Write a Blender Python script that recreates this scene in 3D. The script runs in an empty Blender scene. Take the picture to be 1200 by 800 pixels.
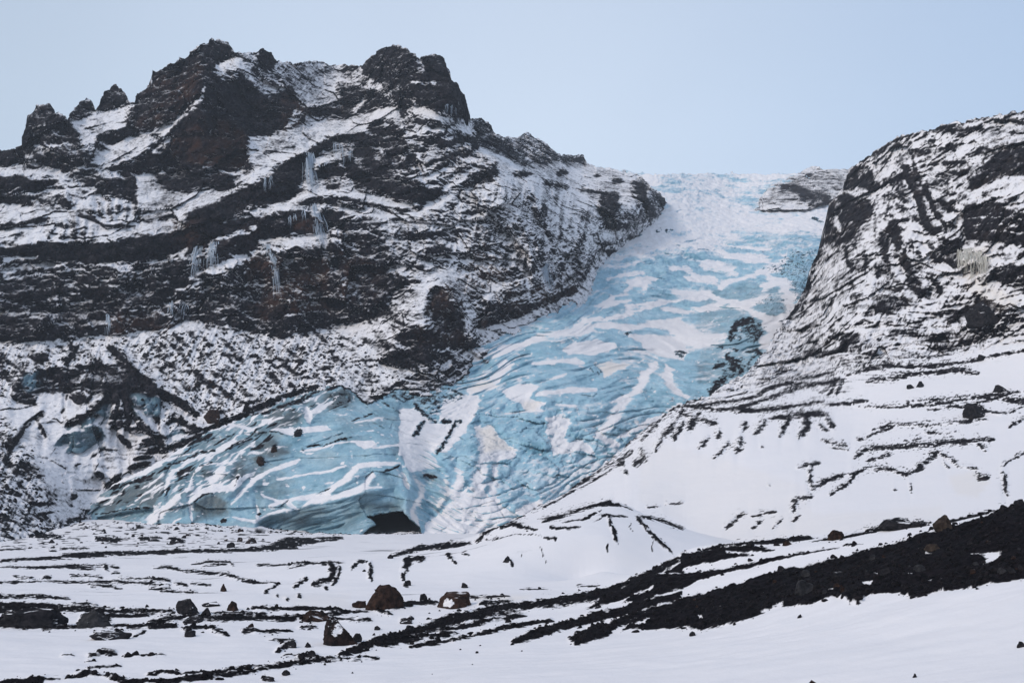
import bpy, math, random, time
import numpy as np
T0 = time.time()
RES = 1.0            # vertex spacing of the terrain in photo pixels
HAZE = 0.00010       # air density, 1/m
R = math.radians
# ------------------------------------------------------------------ camera, sky, sun, exposure
scene = bpy.context.scene
F = 1153.0           # focal length in units of a 1200 px wide picture
PITCH = math.atan((575 - 400) / F)
CAMZ = 12.0
cam_d = bpy.data.cameras.new('camera'); cam = bpy.data.objects.new('camera', cam_d)
scene.collection.objects.link(cam); scene.camera = cam
cam.location = (0, 0, CAMZ); cam.rotation_euler = (R(90) + PITCH, 0, 0)
cam_d.sensor_fit = 'HORIZONTAL'; cam_d.sensor_width = 36; cam_d.lens = 36 * F / 1200
cam_d.clip_start = 0.1; cam_d.clip_end = 12000

SUN_EL, SUN_ROT = R(36), R(238)      # overcast, a little brighter from behind and to the left
world = bpy.data.worlds.new('World'); scene.world = world; world.use_nodes = True
nt = world.node_tree; nt.nodes.clear()
wo = nt.nodes.new('ShaderNodeOutputWorld'); bg = nt.nodes.new('ShaderNodeBackground')
sky = nt.nodes.new('ShaderNodeTexSky'); sky.sky_type = 'NISHITA'; sky.sun_disc = False
sky.sun_elevation = SUN_EL; sky.sun_rotation = SUN_ROT
tc = nt.nodes.new('ShaderNodeTexCoord')
sx = nt.nodes.new('ShaderNodeSeparateXYZ'); nt.links.new(tc.outputs['Generated'], sx.inputs[0])
def wmath(op, a, b=None, c=None):
    n = nt.nodes.new('ShaderNodeMath'); n.operation = op
    for i, v in enumerate((a, b, c)):
        if v is None: continue
        if isinstance(v, (int, float)): n.inputs[i].default_value = v
        else: nt.links.new(v, n.inputs[i])
    return n.outputs[0]
# even cloud deck: pale near the horizon and the centre, deeper blue higher and to the east
ramp = nt.nodes.new('ShaderNodeValToRGB'); nt.links.new(sx.outputs['Z'], ramp.inputs[0])
cr = ramp.color_ramp; cr.elements[0].position = 0.0; cr.elements[0].color = (6.7, 7.7, 8.9, 1)
cr.elements[1].position = 1.0; cr.elements[1].color = (4.9, 5.6, 7.0, 1)
e = cr.elements.new(0.35); e.color = (6.4, 7.5, 9.0, 1)
e = cr.elements.new(0.6); e.color = (5.2, 6.1, 7.7, 1)
ramp2 = nt.nodes.new('ShaderNodeValToRGB')
xa = wmath('MULTIPLY_ADD', sx.outputs['X'], 0.5, 0.5); nt.links.new(xa, ramp2.inputs[0])
c2 = ramp2.color_ramp; c2.interpolation = 'EASE'
c2.elements[0].position = 0.22; c2.elements[0].color = (0.80, 0.82, 0.83, 1)
c2.elements[1].position = 0.80; c2.elements[1].color = (0.68, 0.76, 0.86, 1)
e = c2.elements.new(0.50); e.color = (1.0, 1.0, 1.0, 1)
mul = nt.nodes.new('ShaderNodeMixRGB'); mul.blend_type = 'MULTIPLY'; mul.inputs[0].default_value = 1
nt.links.new(ramp.outputs[0], mul.inputs[1]); nt.links.new(ramp2.outputs[0], mul.inputs[2])
cn = nt.nodes.new('ShaderNodeTexNoise'); cn.inputs['Scale'].default_value = 2.2; cn.inputs['Detail'].default_value = 3
nt.links.new(tc.outputs['Generated'], cn.inputs['Vector'])
cm = wmath('MULTIPLY_ADD', cn.outputs[0], 0.20, 0.90)
vm = nt.nodes.new('ShaderNodeVectorMath'); vm.operation = 'SCALE'
nt.links.new(mul.outputs[0], vm.inputs[0]); nt.links.new(cm, vm.inputs['Scale'])
mx = nt.nodes.new('ShaderNodeMixRGB'); mx.inputs[0].default_value = 0.9
nt.links.new(sky.outputs[0], mx.inputs[1]); nt.links.new(vm.outputs[0], mx.inputs[2])
nt.links.new(mx.outputs[0], bg.inputs[0]); bg.inputs[1].default_value = 0.098
nt.links.new(bg.outputs[0], wo.inputs[0])

sun_d = bpy.data.lights.new('sun', 'SUN'); sun = bpy.data.objects.new('sun', sun_d)
scene.collection.objects.link(sun)
sun_d.energy = 1.5; sun_d.angle = R(12); sun_d.color = (1.0, 0.91, 0.82)
# sky rotation 238 deg is measured from +Y clockwise: the brighter sky stands behind the camera, a little left
_d = (math.sin(SUN_ROT) * math.cos(SUN_EL), math.cos(SUN_ROT) * math.cos(SUN_EL), math.sin(SUN_EL))
from mathutils import Vector
sun.rotation_euler = Vector(_d).to_track_quat('Z', 'Y').to_euler()
scene.view_settings.view_transform = 'Standard'; scene.view_settings.look = 'None'
scene.view_settings.gamma = 1; scene.view_settings.exposure = 0.16
scene.view_settings.use_curve_mapping = False
scene.cycles.volume_bounces = 1
scene.cycles.max_bounces = 6

# ------------------------------------------------------------------ helpers
def tag(o, label=None, cat=None, group=None, kind=None):
    if label: o['label'] = label
    if cat: o['category'] = cat
    if group: o['group'] = group
    if kind: o['kind'] = kind
    return o
cp, sp_ = math.cos(PITCH), math.sin(PITCH)
def unproj(px, py, Y):
    """world point seen at photo pixel (px, py) whose distance along +Y is Y"""
    a = (np.asarray(px, float) - 600) / F; b = (400 - np.asarray(py, float)) / F
    dy = cp - b * sp_; dz = sp_ + b * cp
    k = np.asarray(Y, float) / dy
    return np.stack([a * k, dy * k, CAMZ + dz * k], -1)
def proj(P):
    y = P[..., 1]; z = P[..., 2] - CAMZ
    d = y * cp + z * sp_; u = -y * sp_ + z * cp
    d = np.maximum(d, 1.0)
    return 600 + F * P[..., 0] / d, 400 - F * u / d

_rng = np.random.RandomState(7)
_perm = np.concatenate([_rng.permutation(256)] * 3).astype(np.int32)
_g = _rng.randn(256, 3).astype(np.float32); _g /= np.linalg.norm(_g, axis=1)[:, None]
def pn(x, y, z):
    x = np.asarray(x, np.float32); y = np.asarray(y, np.float32); z = np.asarray(z, np.float32)
    x, y, z = np.broadcast_arrays(x, y, z)
    xi = np.floor(x).astype(np.int32); yi = np.floor(y).astype(np.int32); zi = np.floor(z).astype(np.int32)
    xf = x - xi; yf = y - yi; zf = z - zi
    xi &= 255; yi &= 255; zi &= 255
    u = xf * xf * xf * (xf * (xf * 6 - 15) + 10); v = yf * yf * yf * (yf * (yf * 6 - 15) + 10); w = zf * zf * zf * (zf * (zf * 6 - 15) + 10)
    out = 0
    for i in (0, 1):
        wx = u if i else 1 - u
        a = _perm[xi + i]
        for j in (0, 1):
            wy = v if j else 1 - v
            b = _perm[a + yi + j]
            for k in (0, 1):
                wz = w if k else 1 - w
                g = _g[_perm[b + zi + k]]
                out = out + wx * wy * wz * (g[..., 0] * (xf - i) + g[..., 1] * (yf - j) + g[..., 2] * (zf - k))
    return out * 1.5
def fbm(P, lam, octs=4, gain=0.5, seed=0, ridged=False):
    out = 0; a = 1.0; l = lam; tot = 0
    for i in range(octs):
        n = pn(P[..., 0] / l + seed * 7.3 + i * 3.1, P[..., 1] / l - seed * 3.7, P[..., 2] / l + i * 1.7 + seed)
        if ridged: n = 1 - 2.2 * np.abs(n)
        out = out + a * n; tot += a; a *= gain; l /= 2.03
    return out / tot
def facets(P, lam, seed=0, sq=(1, 1, 1)):
    """broken rock: every block tilts its own way"""
    sh = P.shape[:-1]; Q = (P.reshape(-1, 3) * np.array(sq) / lam).astype(np.float32)
    I = np.floor(Q).astype(np.int32); best = np.full(len(Q), 1e9, np.float32); val = np.zeros(len(Q), np.float32)
    for i in (-1, 0, 1):
        for j in (-1, 0, 1):
            for k in (-1, 0, 1):
                c = I + np.array([i, j, k], np.int32)
                h = _perm[_perm[_perm[(c[:, 0] + seed) & 255] + (c[:, 1] & 255)] + (c[:, 2] & 255)]
                fp = c + .5 + _g[h] * .45
                dd = Q - fp; d2 = (dd * dd).sum(1)
                m = d2 < best; best = np.where(m, d2, best)
                gv = _g[(h * 7 + 13) & 255]
                val = np.where(m, (dd * gv).sum(1) + gv[:, 0] * .35, val)
    return val.reshape(sh)
def sst(a, b, x):
    t = np.clip((x - a) / (b - a), 0, 1); return t * t * (3 - 2 * t)

# rasters over the photo, 1 px cells, used to lay traced features on the surfaces
X0, Y0, RW, RH = -260, -60, 1960, 1000
def raster(v=0.0): return np.full((RH, RW), v, np.float32)
def samp(r, px, py):
    x = np.clip(px - X0, 0, RW - 1.001); y = np.clip(py - Y0, 0, RH - 1.001)
    xi = x.astype(np.int32); yi = y.astype(np.int32); fx = (x - xi).astype(np.float32); fy = (y - yi).astype(np.float32)
    return (r[yi, xi] * (1 - fx) + r[yi, xi + 1] * fx) * (1 - fy) + (r[yi + 1, xi] * (1 - fx) + r[yi + 1, xi + 1] * fx) * fy
def blur(r, k, axis=None):
    for ax in ((0, 1) if axis is None else (axis,)):
        for _ in range(2):
            kk = int(k); p = [(0, 0), (0, 0)]; p[ax] = (kk, kk + 1)
            c = np.cumsum(np.pad(r, p, mode='edge').astype(np.float64), axis=ax)
            n = r.shape[ax]
            hi = np.take(c, np.arange(n) + 2 * kk, axis=ax); lo = np.take(c, np.arange(n) , axis=ax)
            r = ((hi - lo) / (2 * kk)).astype(np.float32)
    return r
CROPS = dict(C1=(0, 0, 2.9625), C2=(400, 0, 2.9625), C3=(800, 100, 2.9625), C4=(0, 260, 2.9625), C5=(400, 260, 2.9625),
             C6=(800, 350, 2.9625), C7=(0, 530, 2.9625), C8=(400, 530, 2.9625), C9=(800, 530, 2.9625),
             T1=(80, 430, 3.81), T2=(300, 430, 3.81), U1=(0, 640, 4.0), U2=(300, 640, 4.0), V1=(600, 180, 3.0), P=(0, 0, 1.0))
def conv(c, pts):
    ox, oy, s = CROPS[c]
    return [(ox + x / s, oy + y / s) for x, y in pts]
def stroke(r, c, pts, w, val=1.0, w2=None, soft=0.6):
    """w is the full width of the mark in crop pixels"""
    s = CROPS[c][2]; p = conv(c, pts); w = max(w / s / 2, 0.6); w2 = w if w2 is None else max(w2 / s / 2, 0.4)
    if len(p) == 1: p = [p[0], (p[0][0] + .5, p[0][1])]
    m = max(w, w2) * 2 + 3
    xs = [q[0] for q in p]; ys = [q[1] for q in p]
    ax = int(max(min(xs) - m - X0, 0)); bx = int(min(max(xs) + m - X0 + 1, RW)); ay = int(max(min(ys) - m - Y0, 0)); by = int(min(max(ys) + m - Y0 + 1, RH))
    gx, gy = np.meshgrid(np.arange(ax, bx) + X0, np.arange(ay, by) + Y0)
    best = np.zeros(gx.shape, np.float32)
    L = [0]
    for i in range(len(p) - 1): L.append(L[-1] + math.hypot(p[i+1][0] - p[i][0], p[i+1][1] - p[i][1]))
    for i in range(len(p) - 1):
        x1, y1 = p[i]; dx, dy = p[i+1][0] - x1, p[i+1][1] - y1; l2 = dx * dx + dy * dy + 1e-9
        t = np.clip(((gx - x1) * dx + (gy - y1) * dy) / l2, 0, 1)
        d = np.hypot(gx - x1 - t * dx, gy - y1 - t * dy)
        q = (L[i] + t * math.sqrt(l2)) / max(L[-1], 1e-6)
        ww = (w + (w2 - w) * q) * (1.0 if L[-1] < 3 * w else (.45 + .55 * np.clip(4.4 * q * (1 - q) * 1.6, 0, 1) ** .6))
        best = np.maximum(best, np.clip(1.30 - .80 * d / (ww + .25), 0, 1))
    sub = r[ay:by, ax:bx]
    new = sub * (1 - best) + val * best
    r[ay:by, ax:bx] = np.maximum(sub, new) if val > 0 else np.minimum(sub, new)
def poly(r, c, pts, val=1.0, soft=3.0):
    p = conv(c, pts); m = soft + 2
    xs = [q[0] for q in p]; ys = [q[1] for q in p]
    ax = int(max(min(xs) - m - X0, 0)); bx = int(min(max(xs) + m - X0 + 1, RW)); ay = int(max(min(ys) - m - Y0, 0)); by = int(min(max(ys) + m - Y0 + 1, RH))
    if bx <= ax or by <= ay: return
    gx, gy = np.meshgrid(np.arange(ax, bx) + X0, np.arange(ay, by) + Y0)
    ins = np.zeros(gx.shape, bool); dm = np.full(gx.shape, 1e9)
    for i in range(len(p)):
        x1, y1 = p[i]; x2, y2 = p[(i + 1) % len(p)]
        if y1 != y2:
            cnd = ((y1 > gy) != (y2 > gy)) & (gx < (x2 - x1) * (gy - y1) / (y2 - y1) + x1); ins ^= cnd
        dx, dy = x2 - x1, y2 - y1; t = np.clip(((gx - x1) * dx + (gy - y1) * dy) / (dx * dx + dy * dy + 1e-9), 0, 1)
        dm = np.minimum(dm, np.hypot(gx - x1 - t * dx, gy - y1 - t * dy))
    sd = np.where(ins, dm, -dm)
    b = sst(-soft, soft, sd).astype(np.float32)
    sub = r[ay:by, ax:bx]
    r[ay:by, ax:bx] = np.where(b > 0, sub + (val - sub) * b, sub)

def tps(pts, vals, qx, qy, reg=0.0):
    pts = np.asarray(pts, float); n = len(pts)
    sc = np.abs(pts).max() + 1e-9
    p = pts / sc
    def U(r2): return r2 * np.log(r2 + 1e-12)
    K = U(((p[:, None] - p[None]) ** 2).sum(-1)) + reg * np.eye(n)
    Pm = np.c_[np.ones(n), p]
    A = np.zeros((n + 3, n + 3)); A[:n, :n] = K; A[:n, n:] = Pm; A[n:, :n] = Pm.T
    sol = np.linalg.solve(A, np.r_[vals, 0, 0, 0])
    x = qx / sc; y = qy / sc
    out = sol[n] + sol[n+1] * x + sol[n+2] * y
    for i in range(n):
        out = out + sol[i] * U((x - p[i, 0]) ** 2 + (y - p[i, 1]) ** 2)
    return out
def tps_raster(pts3, step=5, reg=0.0):
    """raster of a smooth field through (px, py, value)"""
    a = np.array(pts3, float)
    gx = np.arange(0, RW + step, step) + X0; gy = np.arange(0, RH + step, step) + Y0
    QX, QY = np.meshgrid(gx, gy)
    f = tps(np.c_[a[:, 0] - 600, a[:, 1] - 400], a[:, 2], QX - 600, QY - 400, reg).astype(np.float32)
    x = np.arange(RW) / step; y = np.arange(RH) / step
    xi = x.astype(int); yi = y.astype(int); fx = (x - xi)[None]; fy = (y - yi)[:, None]
    return ((f[yi][:, xi] * (1 - fx) + f[yi][:, xi + 1] * fx) * (1 - fy) + (f[yi + 1][:, xi] * (1 - fx) + f[yi + 1][:, xi + 1] * fx) * fy).astype(np.float32)
def line_pts(lines):
    out = []
    for v, c, pts in lines:
        for x, y in conv(c, pts): out.append((x, y, v))
    return out
def curve(pts):
    a = np.array(pts, float); return lambda x: np.interp(x, a[:, 0], a[:, 1])

def grid_mesh(name, P, cov, mat, smooth=True):
    nr, nc = P.shape[:2]
    me = bpy.data.meshes.new(name)
    n = nr * nc; me.vertices.add(n); me.vertices.foreach_set('co', P.reshape(-1).astype(np.float32))
    idx = np.arange(n).reshape(nr, nc)
    q = np.stack([idx[:-1, :-1], idx[:-1, 1:], idx[1:, 1:], idx[1:, :-1]], -1).reshape(-1, 4)
    m = len(q)
    me.loops.add(m * 4); me.loops.foreach_set('vertex_index', q.reshape(-1).astype(np.int32))
    me.polygons.add(m); me.polygons.foreach_set('loop_start', np.arange(0, m * 4, 4, dtype=np.int32))
    me.polygons.foreach_set('use_smooth', np.full(m, smooth, dtype=bool))
    me.update(calc_edges=True)
    at = me.attributes.new('cover', 'FLOAT_COLOR', 'POINT')
    at.data.foreach_set('color', cov.reshape(-1).astype(np.float32))
    me.materials.append(mat)
    o = bpy.data.objects.new(name, me); scene.collection.objects.link(o)
    return o
def normals(P):
    du = np.gradient(P, axis=1); dv = np.gradient(P, axis=0)
    n = np.cross(du, dv); n /= np.linalg.norm(n, axis=-1, keepdims=True) + 1e-9
    return n

# ------------------------------------------------------------------ materials
def nodes_of(mat):
    mat.use_nodes = True; t = mat.node_tree; t.nodes.clear(); return t
class NB:
    def __init__(s, t): s.t = t
    def n(s, typ, **kw):
        x = s.t.nodes.new(typ)
        for k, v in kw.items(): setattr(x, k, v)
        return x
    def l(s, a, b): s.t.links.new(a, b)
    def m(s, op, a, b=None, c=None, clamp=False):
        x = s.n('ShaderNodeMath', operation=op); x.use_clamp = clamp
        for i, v in enumerate((a, b, c)):
            if v is None: continue
            if isinstance(v, (int, float)): x.inputs[i].default_value = v
            else: s.l(v, x.inputs[i])
        return x.outputs[0]
    def noise(s, scale, detail=4, rough=0.55, vec=None, lac=2.0):
        x = s.n('ShaderNodeTexNoise'); x.inputs['Scale'].default_value = scale; x.inputs['Detail'].default_value = detail
        x.inputs['Roughness'].default_value = rough; x.inputs['Lacunarity'].default_value = lac
        if vec is not None: s.l(vec, x.inputs['Vector'])
        return x.outputs[0]
    def mix(s, f, a, b):
        x = s.n('ShaderNodeMix', data_type='RGBA')
        if isinstance(f, (int, float)): x.inputs[0].default_value = f
        else: s.l(f, x.inputs[0])
        for i, v in ((6, a), (7, b)):
            if isinstance(v, tuple): x.inputs[i].default_value = (*v, 1)
            else: s.l(v, x.inputs[i])
        return x.outputs[2]
    def step(s, x, a, b):
        r = s.n('ShaderNodeMapRange', interpolation_type='SMOOTHSTEP'); s.l(x, r.inputs[0])
        r.inputs[1].default_value = a; r.inputs[2].default_value = b; return r.outputs[0]
def terrain_mat(name, fine=1.0, rock=((0.002, 0.002, 0.003), (0.017, 0.014, 0.017)), brown=(0.040, 0.019, 0.013), brk=0.35, bump=0.4, edge=(0.36, 0.64),
                ice=((0.15, 0.33, 0.42), (0.32, 0.53, 0.64), (0.56, 0.73, 0.80)), snow=(0.81, 0.78, 0.785)):
    """cover attribute: R snow, G clear ice, B warm tint, A dirt on ice"""
    mat = bpy.data.materials.new(name); t = nodes_of(mat); b = NB(t)
    out = b.n('ShaderNodeOutputMaterial'); pr = b.n('ShaderNodeBsdfPrincipled'); b.l(pr.outputs[0], out.inputs[0])
    at = b.n('ShaderNodeAttribute', attribute_name='cover'); sep = b.n('ShaderNodeSeparateColor'); b.l(at.outputs['Color'], sep.inputs[0])
    pos = b.n('ShaderNodeTexCoord').outputs['Object']
    n1 = b.noise(fine * 0.9, 5, 0.6, pos); n2 = b.noise(fine * 0.12, 4, 0.55, pos); n3 = b.noise(fine * 3.0, 3, 0.6, pos)
    sm = b.m('ADD', sep.outputs[0], b.m('MULTIPLY', b.m('SUBTRACT', n1, 0.5), brk * 2))
    sm = b.step(sm, edge[0], edge[1])
    rk = b.mix(b.step(n1, 0.3, 0.7), rock[0], rock[1])
    rk = b.mix(b.m('MULTIPLY', sep.outputs[2], b.step(n2, 0.3, 0.6)), rk, brown)
    rk = b.mix(b.m('MULTIPLY', b.step(b.noise(fine * 0.35, 6, 0.7, pos), 0.48, 0.72), 0.7), rk, (0.065, 0.058, 0.066) if fine < 2.5 else (0.018, 0.015, 0.018))
    # ice
    iv = b.m('ADD', b.m('MULTIPLY', n2, 0.7), b.m('MULTIPLY', n1, 0.3))
    rp = b.n('ShaderNodeValToRGB'); b.l(iv, rp.inputs[0])
    rp.color_ramp.elements[0].position = 0.30; rp.color_ramp.elements[0].color = (*ice[0], 1)
    rp.color_ramp.elements[1].position = 0.72; rp.color_ramp.elements[1].color = (*ice[2], 1)
    ee = rp.color_ramp.elements.new(0.5); ee.color = (*ice[1], 1)
    ic = b.mix(b.m('MULTIPLY', at.outputs['Alpha'], 0.9), rp.outputs[0], (0.07, 0.085, 0.09))
    ground = b.mix(sep.outputs[1], rk, ic)
    sn = b.mix(b.m('MULTIPLY', sep.outputs[2], 0.55), snow, (0.78, 0.68, 0.56))
    sn = b.mix(b.m('MULTIPLY', b.step(n2, 0.35, 0.75), 0.12), sn, (0.66, 0.68, 0.72))
    col = b.mix(sm, ground, sn)
    b.l(col, pr.inputs['Base Color'])
    ro = b.m('SUBTRACT', 0.85, b.m('MULTIPLY', b.m('MULTIPLY', sep.outputs[1], b.m('SUBTRACT', 1.0, sm)), 0.45))
    b.l(ro, pr.inputs['Roughness']); b.l(b.m('MULTIPLY_ADD', sep.outputs[1], 0.3, 0.04), pr.inputs['Specular IOR Level'])
    bp = b.n('ShaderNodeBump'); bp.inputs['Strength'].default_value = bump; bp.inputs['Distance'].default_value = 0.5 / fine
    h = b.m('ADD', b.m('MULTIPLY', n1, 1.0), b.m('MULTIPLY', n3, 0.35))
    b.l(b.m('MULTIPLY', h, b.m('SUBTRACT', 1.1, b.m('MULTIPLY', sm, 0.68))), bp.inputs['Height']); b.l(bp.outputs[0], pr.inputs['Normal'])
    return mat
M_rock = terrain_mat('snow_dusted_basalt', 1.0, edge=(0.30, 1.06), brk=0.46)
M_hill = terrain_mat('snowy_moraine', 1.6, edge=(0.16, 0.84), brown=(0.05, 0.036, 0.030), brk=0.22)
M_ice = terrain_mat('glacier_ice', 0.8, edge=(0.32, 0.72), brown=(0.05, 0.032, 0.026), brk=0.15, bump=0.5)
M_ground = terrain_mat('snowy_outwash', 3.0, rock=((0.001, 0.001, 0.0015), (0.010, 0.008, 0.010)), brown=(0.03, 0.020, 0.017), brk=0.28, bump=0.35, edge=(0.20, 0.80))
def boulder_mat(name, c0, c1, snowline, sc=1.0, hollow=None):
    mat = bpy.data.materials.new(name); t = nodes_of(mat); b = NB(t)
    out = b.n('ShaderNodeOutputMaterial'); pr = b.n('ShaderNodeBsdfPrincipled'); b.l(pr.outputs[0], out.inputs[0])
    pos = b.n('ShaderNodeTexCoord').outputs['Object']; geo = b.n('ShaderNodeNewGeometry')
    n1 = b.noise(sc * 1.5, 6, 0.65, pos); n2 = b.noise(sc * 0.5, 4, 0.5, pos)
    sz = b.n('ShaderNodeSeparateXYZ'); b.l(geo.outputs['Normal'], sz.inputs[0])
    sm = b.step(b.m('ADD', sz.outputs['Z'], b.m('MULTIPLY', b.m('SUBTRACT', n2, 0.5), 1.2)), snowline, snowline + 0.12)
    if hollow:
        vs = b.n('ShaderNodeVectorMath', operation='SUBTRACT'); b.l(pos, vs.inputs[0]); vs.inputs[1].default_value = hollow[:3]
        vd = b.n('ShaderNodeVectorMath', operation='MULTIPLY'); b.l(vs.outputs[0], vd.inputs[0]); vd.inputs[1].default_value = (1 / hollow[3], 1 / (hollow[3] * 2), 1 / hollow[4])
        vl = b.n('ShaderNodeVectorMath', operation='LENGTH'); b.l(vd.outputs[0], vl.inputs[0])
        hm = b.step(b.m('ADD', vl.outputs['Value'], b.m('MULTIPLY', b.m('SUBTRACT', b.noise(1.3, 5, .7, pos), 0.5), 2.6)), 0.95, 0.8)
        sm = b.m('MAXIMUM', sm, hm)
    col = b.mix(sm, b.mix(b.step(n1, 0.35, 0.7), c0, c1), (0.80, 0.78, 0.79))
    b.l(col, pr.inputs['Base Color']); pr.inputs['Roughness'].default_value = 0.9; pr.inputs['Specular IOR Level'].default_value = 0.1
    bp = b.n('ShaderNodeBump'); bp.inputs['Strength'].default_value = 0.6; bp.inputs['Distance'].default_value = 0.15
    b.l(n1, bp.inputs['Height']); b.l(bp.outputs[0], pr.inputs['Normal'])
    return mat
M_b_brown = boulder_mat('brown_boulder', (0.010, 0.006, 0.005), (0.052, 0.028, 0.020), 0.90)
M_b_snowy = boulder_mat('snowy_boulder', (0.016, 0.012, 0.012), (0.05, 0.032, 0.028), 0.62)
M_b_black = boulder_mat('black_boulder', (0.008, 0.008, 0.010), (0.032, 0.028, 0.030), 0.9)
M_b_grey = boulder_mat('grey_boulder', (0.016, 0.016, 0.018), (0.05, 0.047, 0.05), 0.95)
M_b_tan = boulder_mat('tan_boulder', (0.025, 0.018, 0.015), (0.075, 0.055, 0.043), 0.97)
M_hollow1 = boulder_mat('boulder_with_snowy_hollow', (0.008, 0.006, 0.006), (0.035, 0.020, 0.017), 0.9, hollow=(-.3, -1.3, 1.5, .8, .8))
M_hollow2 = boulder_mat('arched_boulder_snow', (0.022, 0.013, 0.010), (0.065, 0.036, 0.026), 0.95, hollow=(-.7, -1.6, .55, .8, .45))
M_rubble = boulder_mat('rubble', (0.002, 0.002, 0.0025), (0.018, 0.014, 0.016), 1.5, 2.0)
def icicle_mat():
    mat = bpy.data.materials.new('frozen_water'); t = nodes_of(mat); b = NB(t)
    out = b.n('ShaderNodeOutputMaterial'); pr = b.n('ShaderNodeBsdfPrincipled'); b.l(pr.outputs[0], out.inputs[0])
    pos = b.n('ShaderNodeTexCoord').outputs['Object']
    n = b.noise(0.35, 4, 0.6, pos)
    b.l(b.mix(n, (0.50, 0.55, 0.62), (0.26, 0.33, 0.40)), pr.inputs['Base Color']); pr.inputs['Roughness'].default_value = 0.35
    return mat
M_icicle = icicle_mat()
# ------------------------------------------------------------------ traced features: rock / snow bias, debris, ice cover, warm tint
G = raster()      # + snow, - bare rock (crags) ; on snow slopes - means debris
ICE = raster(); WARM = raster(); DIRT = raster(); SPECK = raster()
def D(c, pts, w, v=-1.0, w2=None): stroke(G, c, pts, w, v, w2)
def S(c, pts, w, v=1.0, w2=None):
    # snow strokes overwrite the dark below them
    t = raster(); stroke(t, c, pts, w, 1.0, w2); G[:] = G * (1 - t) + v * t
def PD(c, pts, v=-1.0, soft=2.0): poly(G, c, pts, v, soft)
# --- left mountain, upper left
PD('P', [(-250,330),(0,320),(140,320),(300,280),(400,240),(440,250),(470,330),(440,380),(400,385),(330,395),(230,378),(130,390),(0,405),(-250,420)], -0.55, 8)
PD('P', [(-250,175),(0,190),(80,190),(110,235),(0,240),(-250,240)], -0.3, 6)
PD('C1', [(330,490),(350,465),(420,450),(470,380),(470,330),(530,290),(530,240),(600,215),(730,150),(800,160),(810,200),(740,240),(700,330),(640,390),(560,440),(500,455),(440,480),(380,500)], -0.75)
PD('C1', [(730,250),(800,290),(850,260),(900,320),(930,340),(1010,310),(1020,380),(980,450),(920,475),(860,470),(860,570),(780,590),(700,570),(660,565),(600,580),(540,610),(470,600),(450,580),(530,510),(650,410),(710,340)], -1.0)
PD('C1', [(85,500),(80,440),(110,385),(185,355),(190,400),(235,415),(275,470),(270,500),(180,500)], -0.8)
PD('C1', [(235,412),(285,345),(325,335),(335,390),(290,400)], -0.6)
PD('C1', [(335,385),(340,335),(400,285),(448,320),(440,350),(380,380)], -0.8)
PD('C1', [(-60,520),(0,515),(60,512),(85,500),(90,560),(0,575),(-60,580)], -0.9)
PD('C1', [(80,520),(280,505),(330,560),(250,590),(150,575)], -0.55)
PD('C1', [(540,610),(680,575),(780,600),(820,640),(740,660),(640,640),(570,640)], -0.8)
PD('C1', [(890,235),(905,165),(955,185),(960,235),(920,250)], -0.9)
PD('C1', [(820,190),(850,178),(870,230),(880,300),(840,260)], -0.4)
D('C1', [(985,340),(1010,310),(1025,370),(1100,395),(1190,385)], 26, -0.9)
PD('C1', [(-40,605),(60,615),(180,640),(180,670),(80,668),(-40,655)], -1)
PD('C1', [(-40,675),(60,688),(115,702),(60,712),(-40,708)], -1)
D('C1', [(240,625),(310,640),(360,620)], 10, -0.8)
PD('C1', [(325,672),(380,615),(420,640),(435,600),(475,615),(468,702),(430,690),(380,680)], -0.9)
PD('C1', [(610,775),(800,705),(870,645),(980,575),(1060,530),(1180,465),(1190,485),(1085,545),(1065,640),(960,690),(810,735),(700,790)], -0.95)
PD('C1', [(1085,600),(1190,545),(1190,605),(1100,625)], -0.8)
PD('C1', [(860,760),(1190,725),(1190,800),(870,800)], -0.9)
PD('C1', [(240,430),(330,400),(450,365),(440,440),(340,480),(290,490)], 0.55)
PD('C1', [(330,545),(420,490),(530,470),(500,540),(400,580),(340,590)], 0.5)
PD('C1', [(1000,222),(1190,222),(1190,350),(1050,375),(1020,330)], 0.30)
S('C1', [(760,240),(830,215),(870,255),(900,290),(960,320)], 26, 0.45)
S('C1', [(790,280),(750,235),(800,215)], 12, 0.5)
PD('C1', [(865,490),(960,470),(1050,430),(1190,415),(1150,470),(1060,530),(980,570),(880,575)], 0.45)
S('C1', [(705,340),(630,410),(540,490)], 9, 0.6)
PD('C1', [(-100,585),(120,595),(330,650),(230,700),(100,680),(0,640),(-100,600)], 0.15)
PD('C1', [(-100,725),(180,715),(310,670),(480,700),(620,680),(800,640),(640,740),(500,790),(420,850),(-100,870)], 0.42, 4)
PD('C1', [(470,620),(520,640),(510,690),(480,700)], 0.6)
D('C1', [(270,745),(340,775),(440,775)], 8, -0.7)
D('C1', [(0,785),(100,775),(180,755),(290,700)], 6, -0.5)
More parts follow.
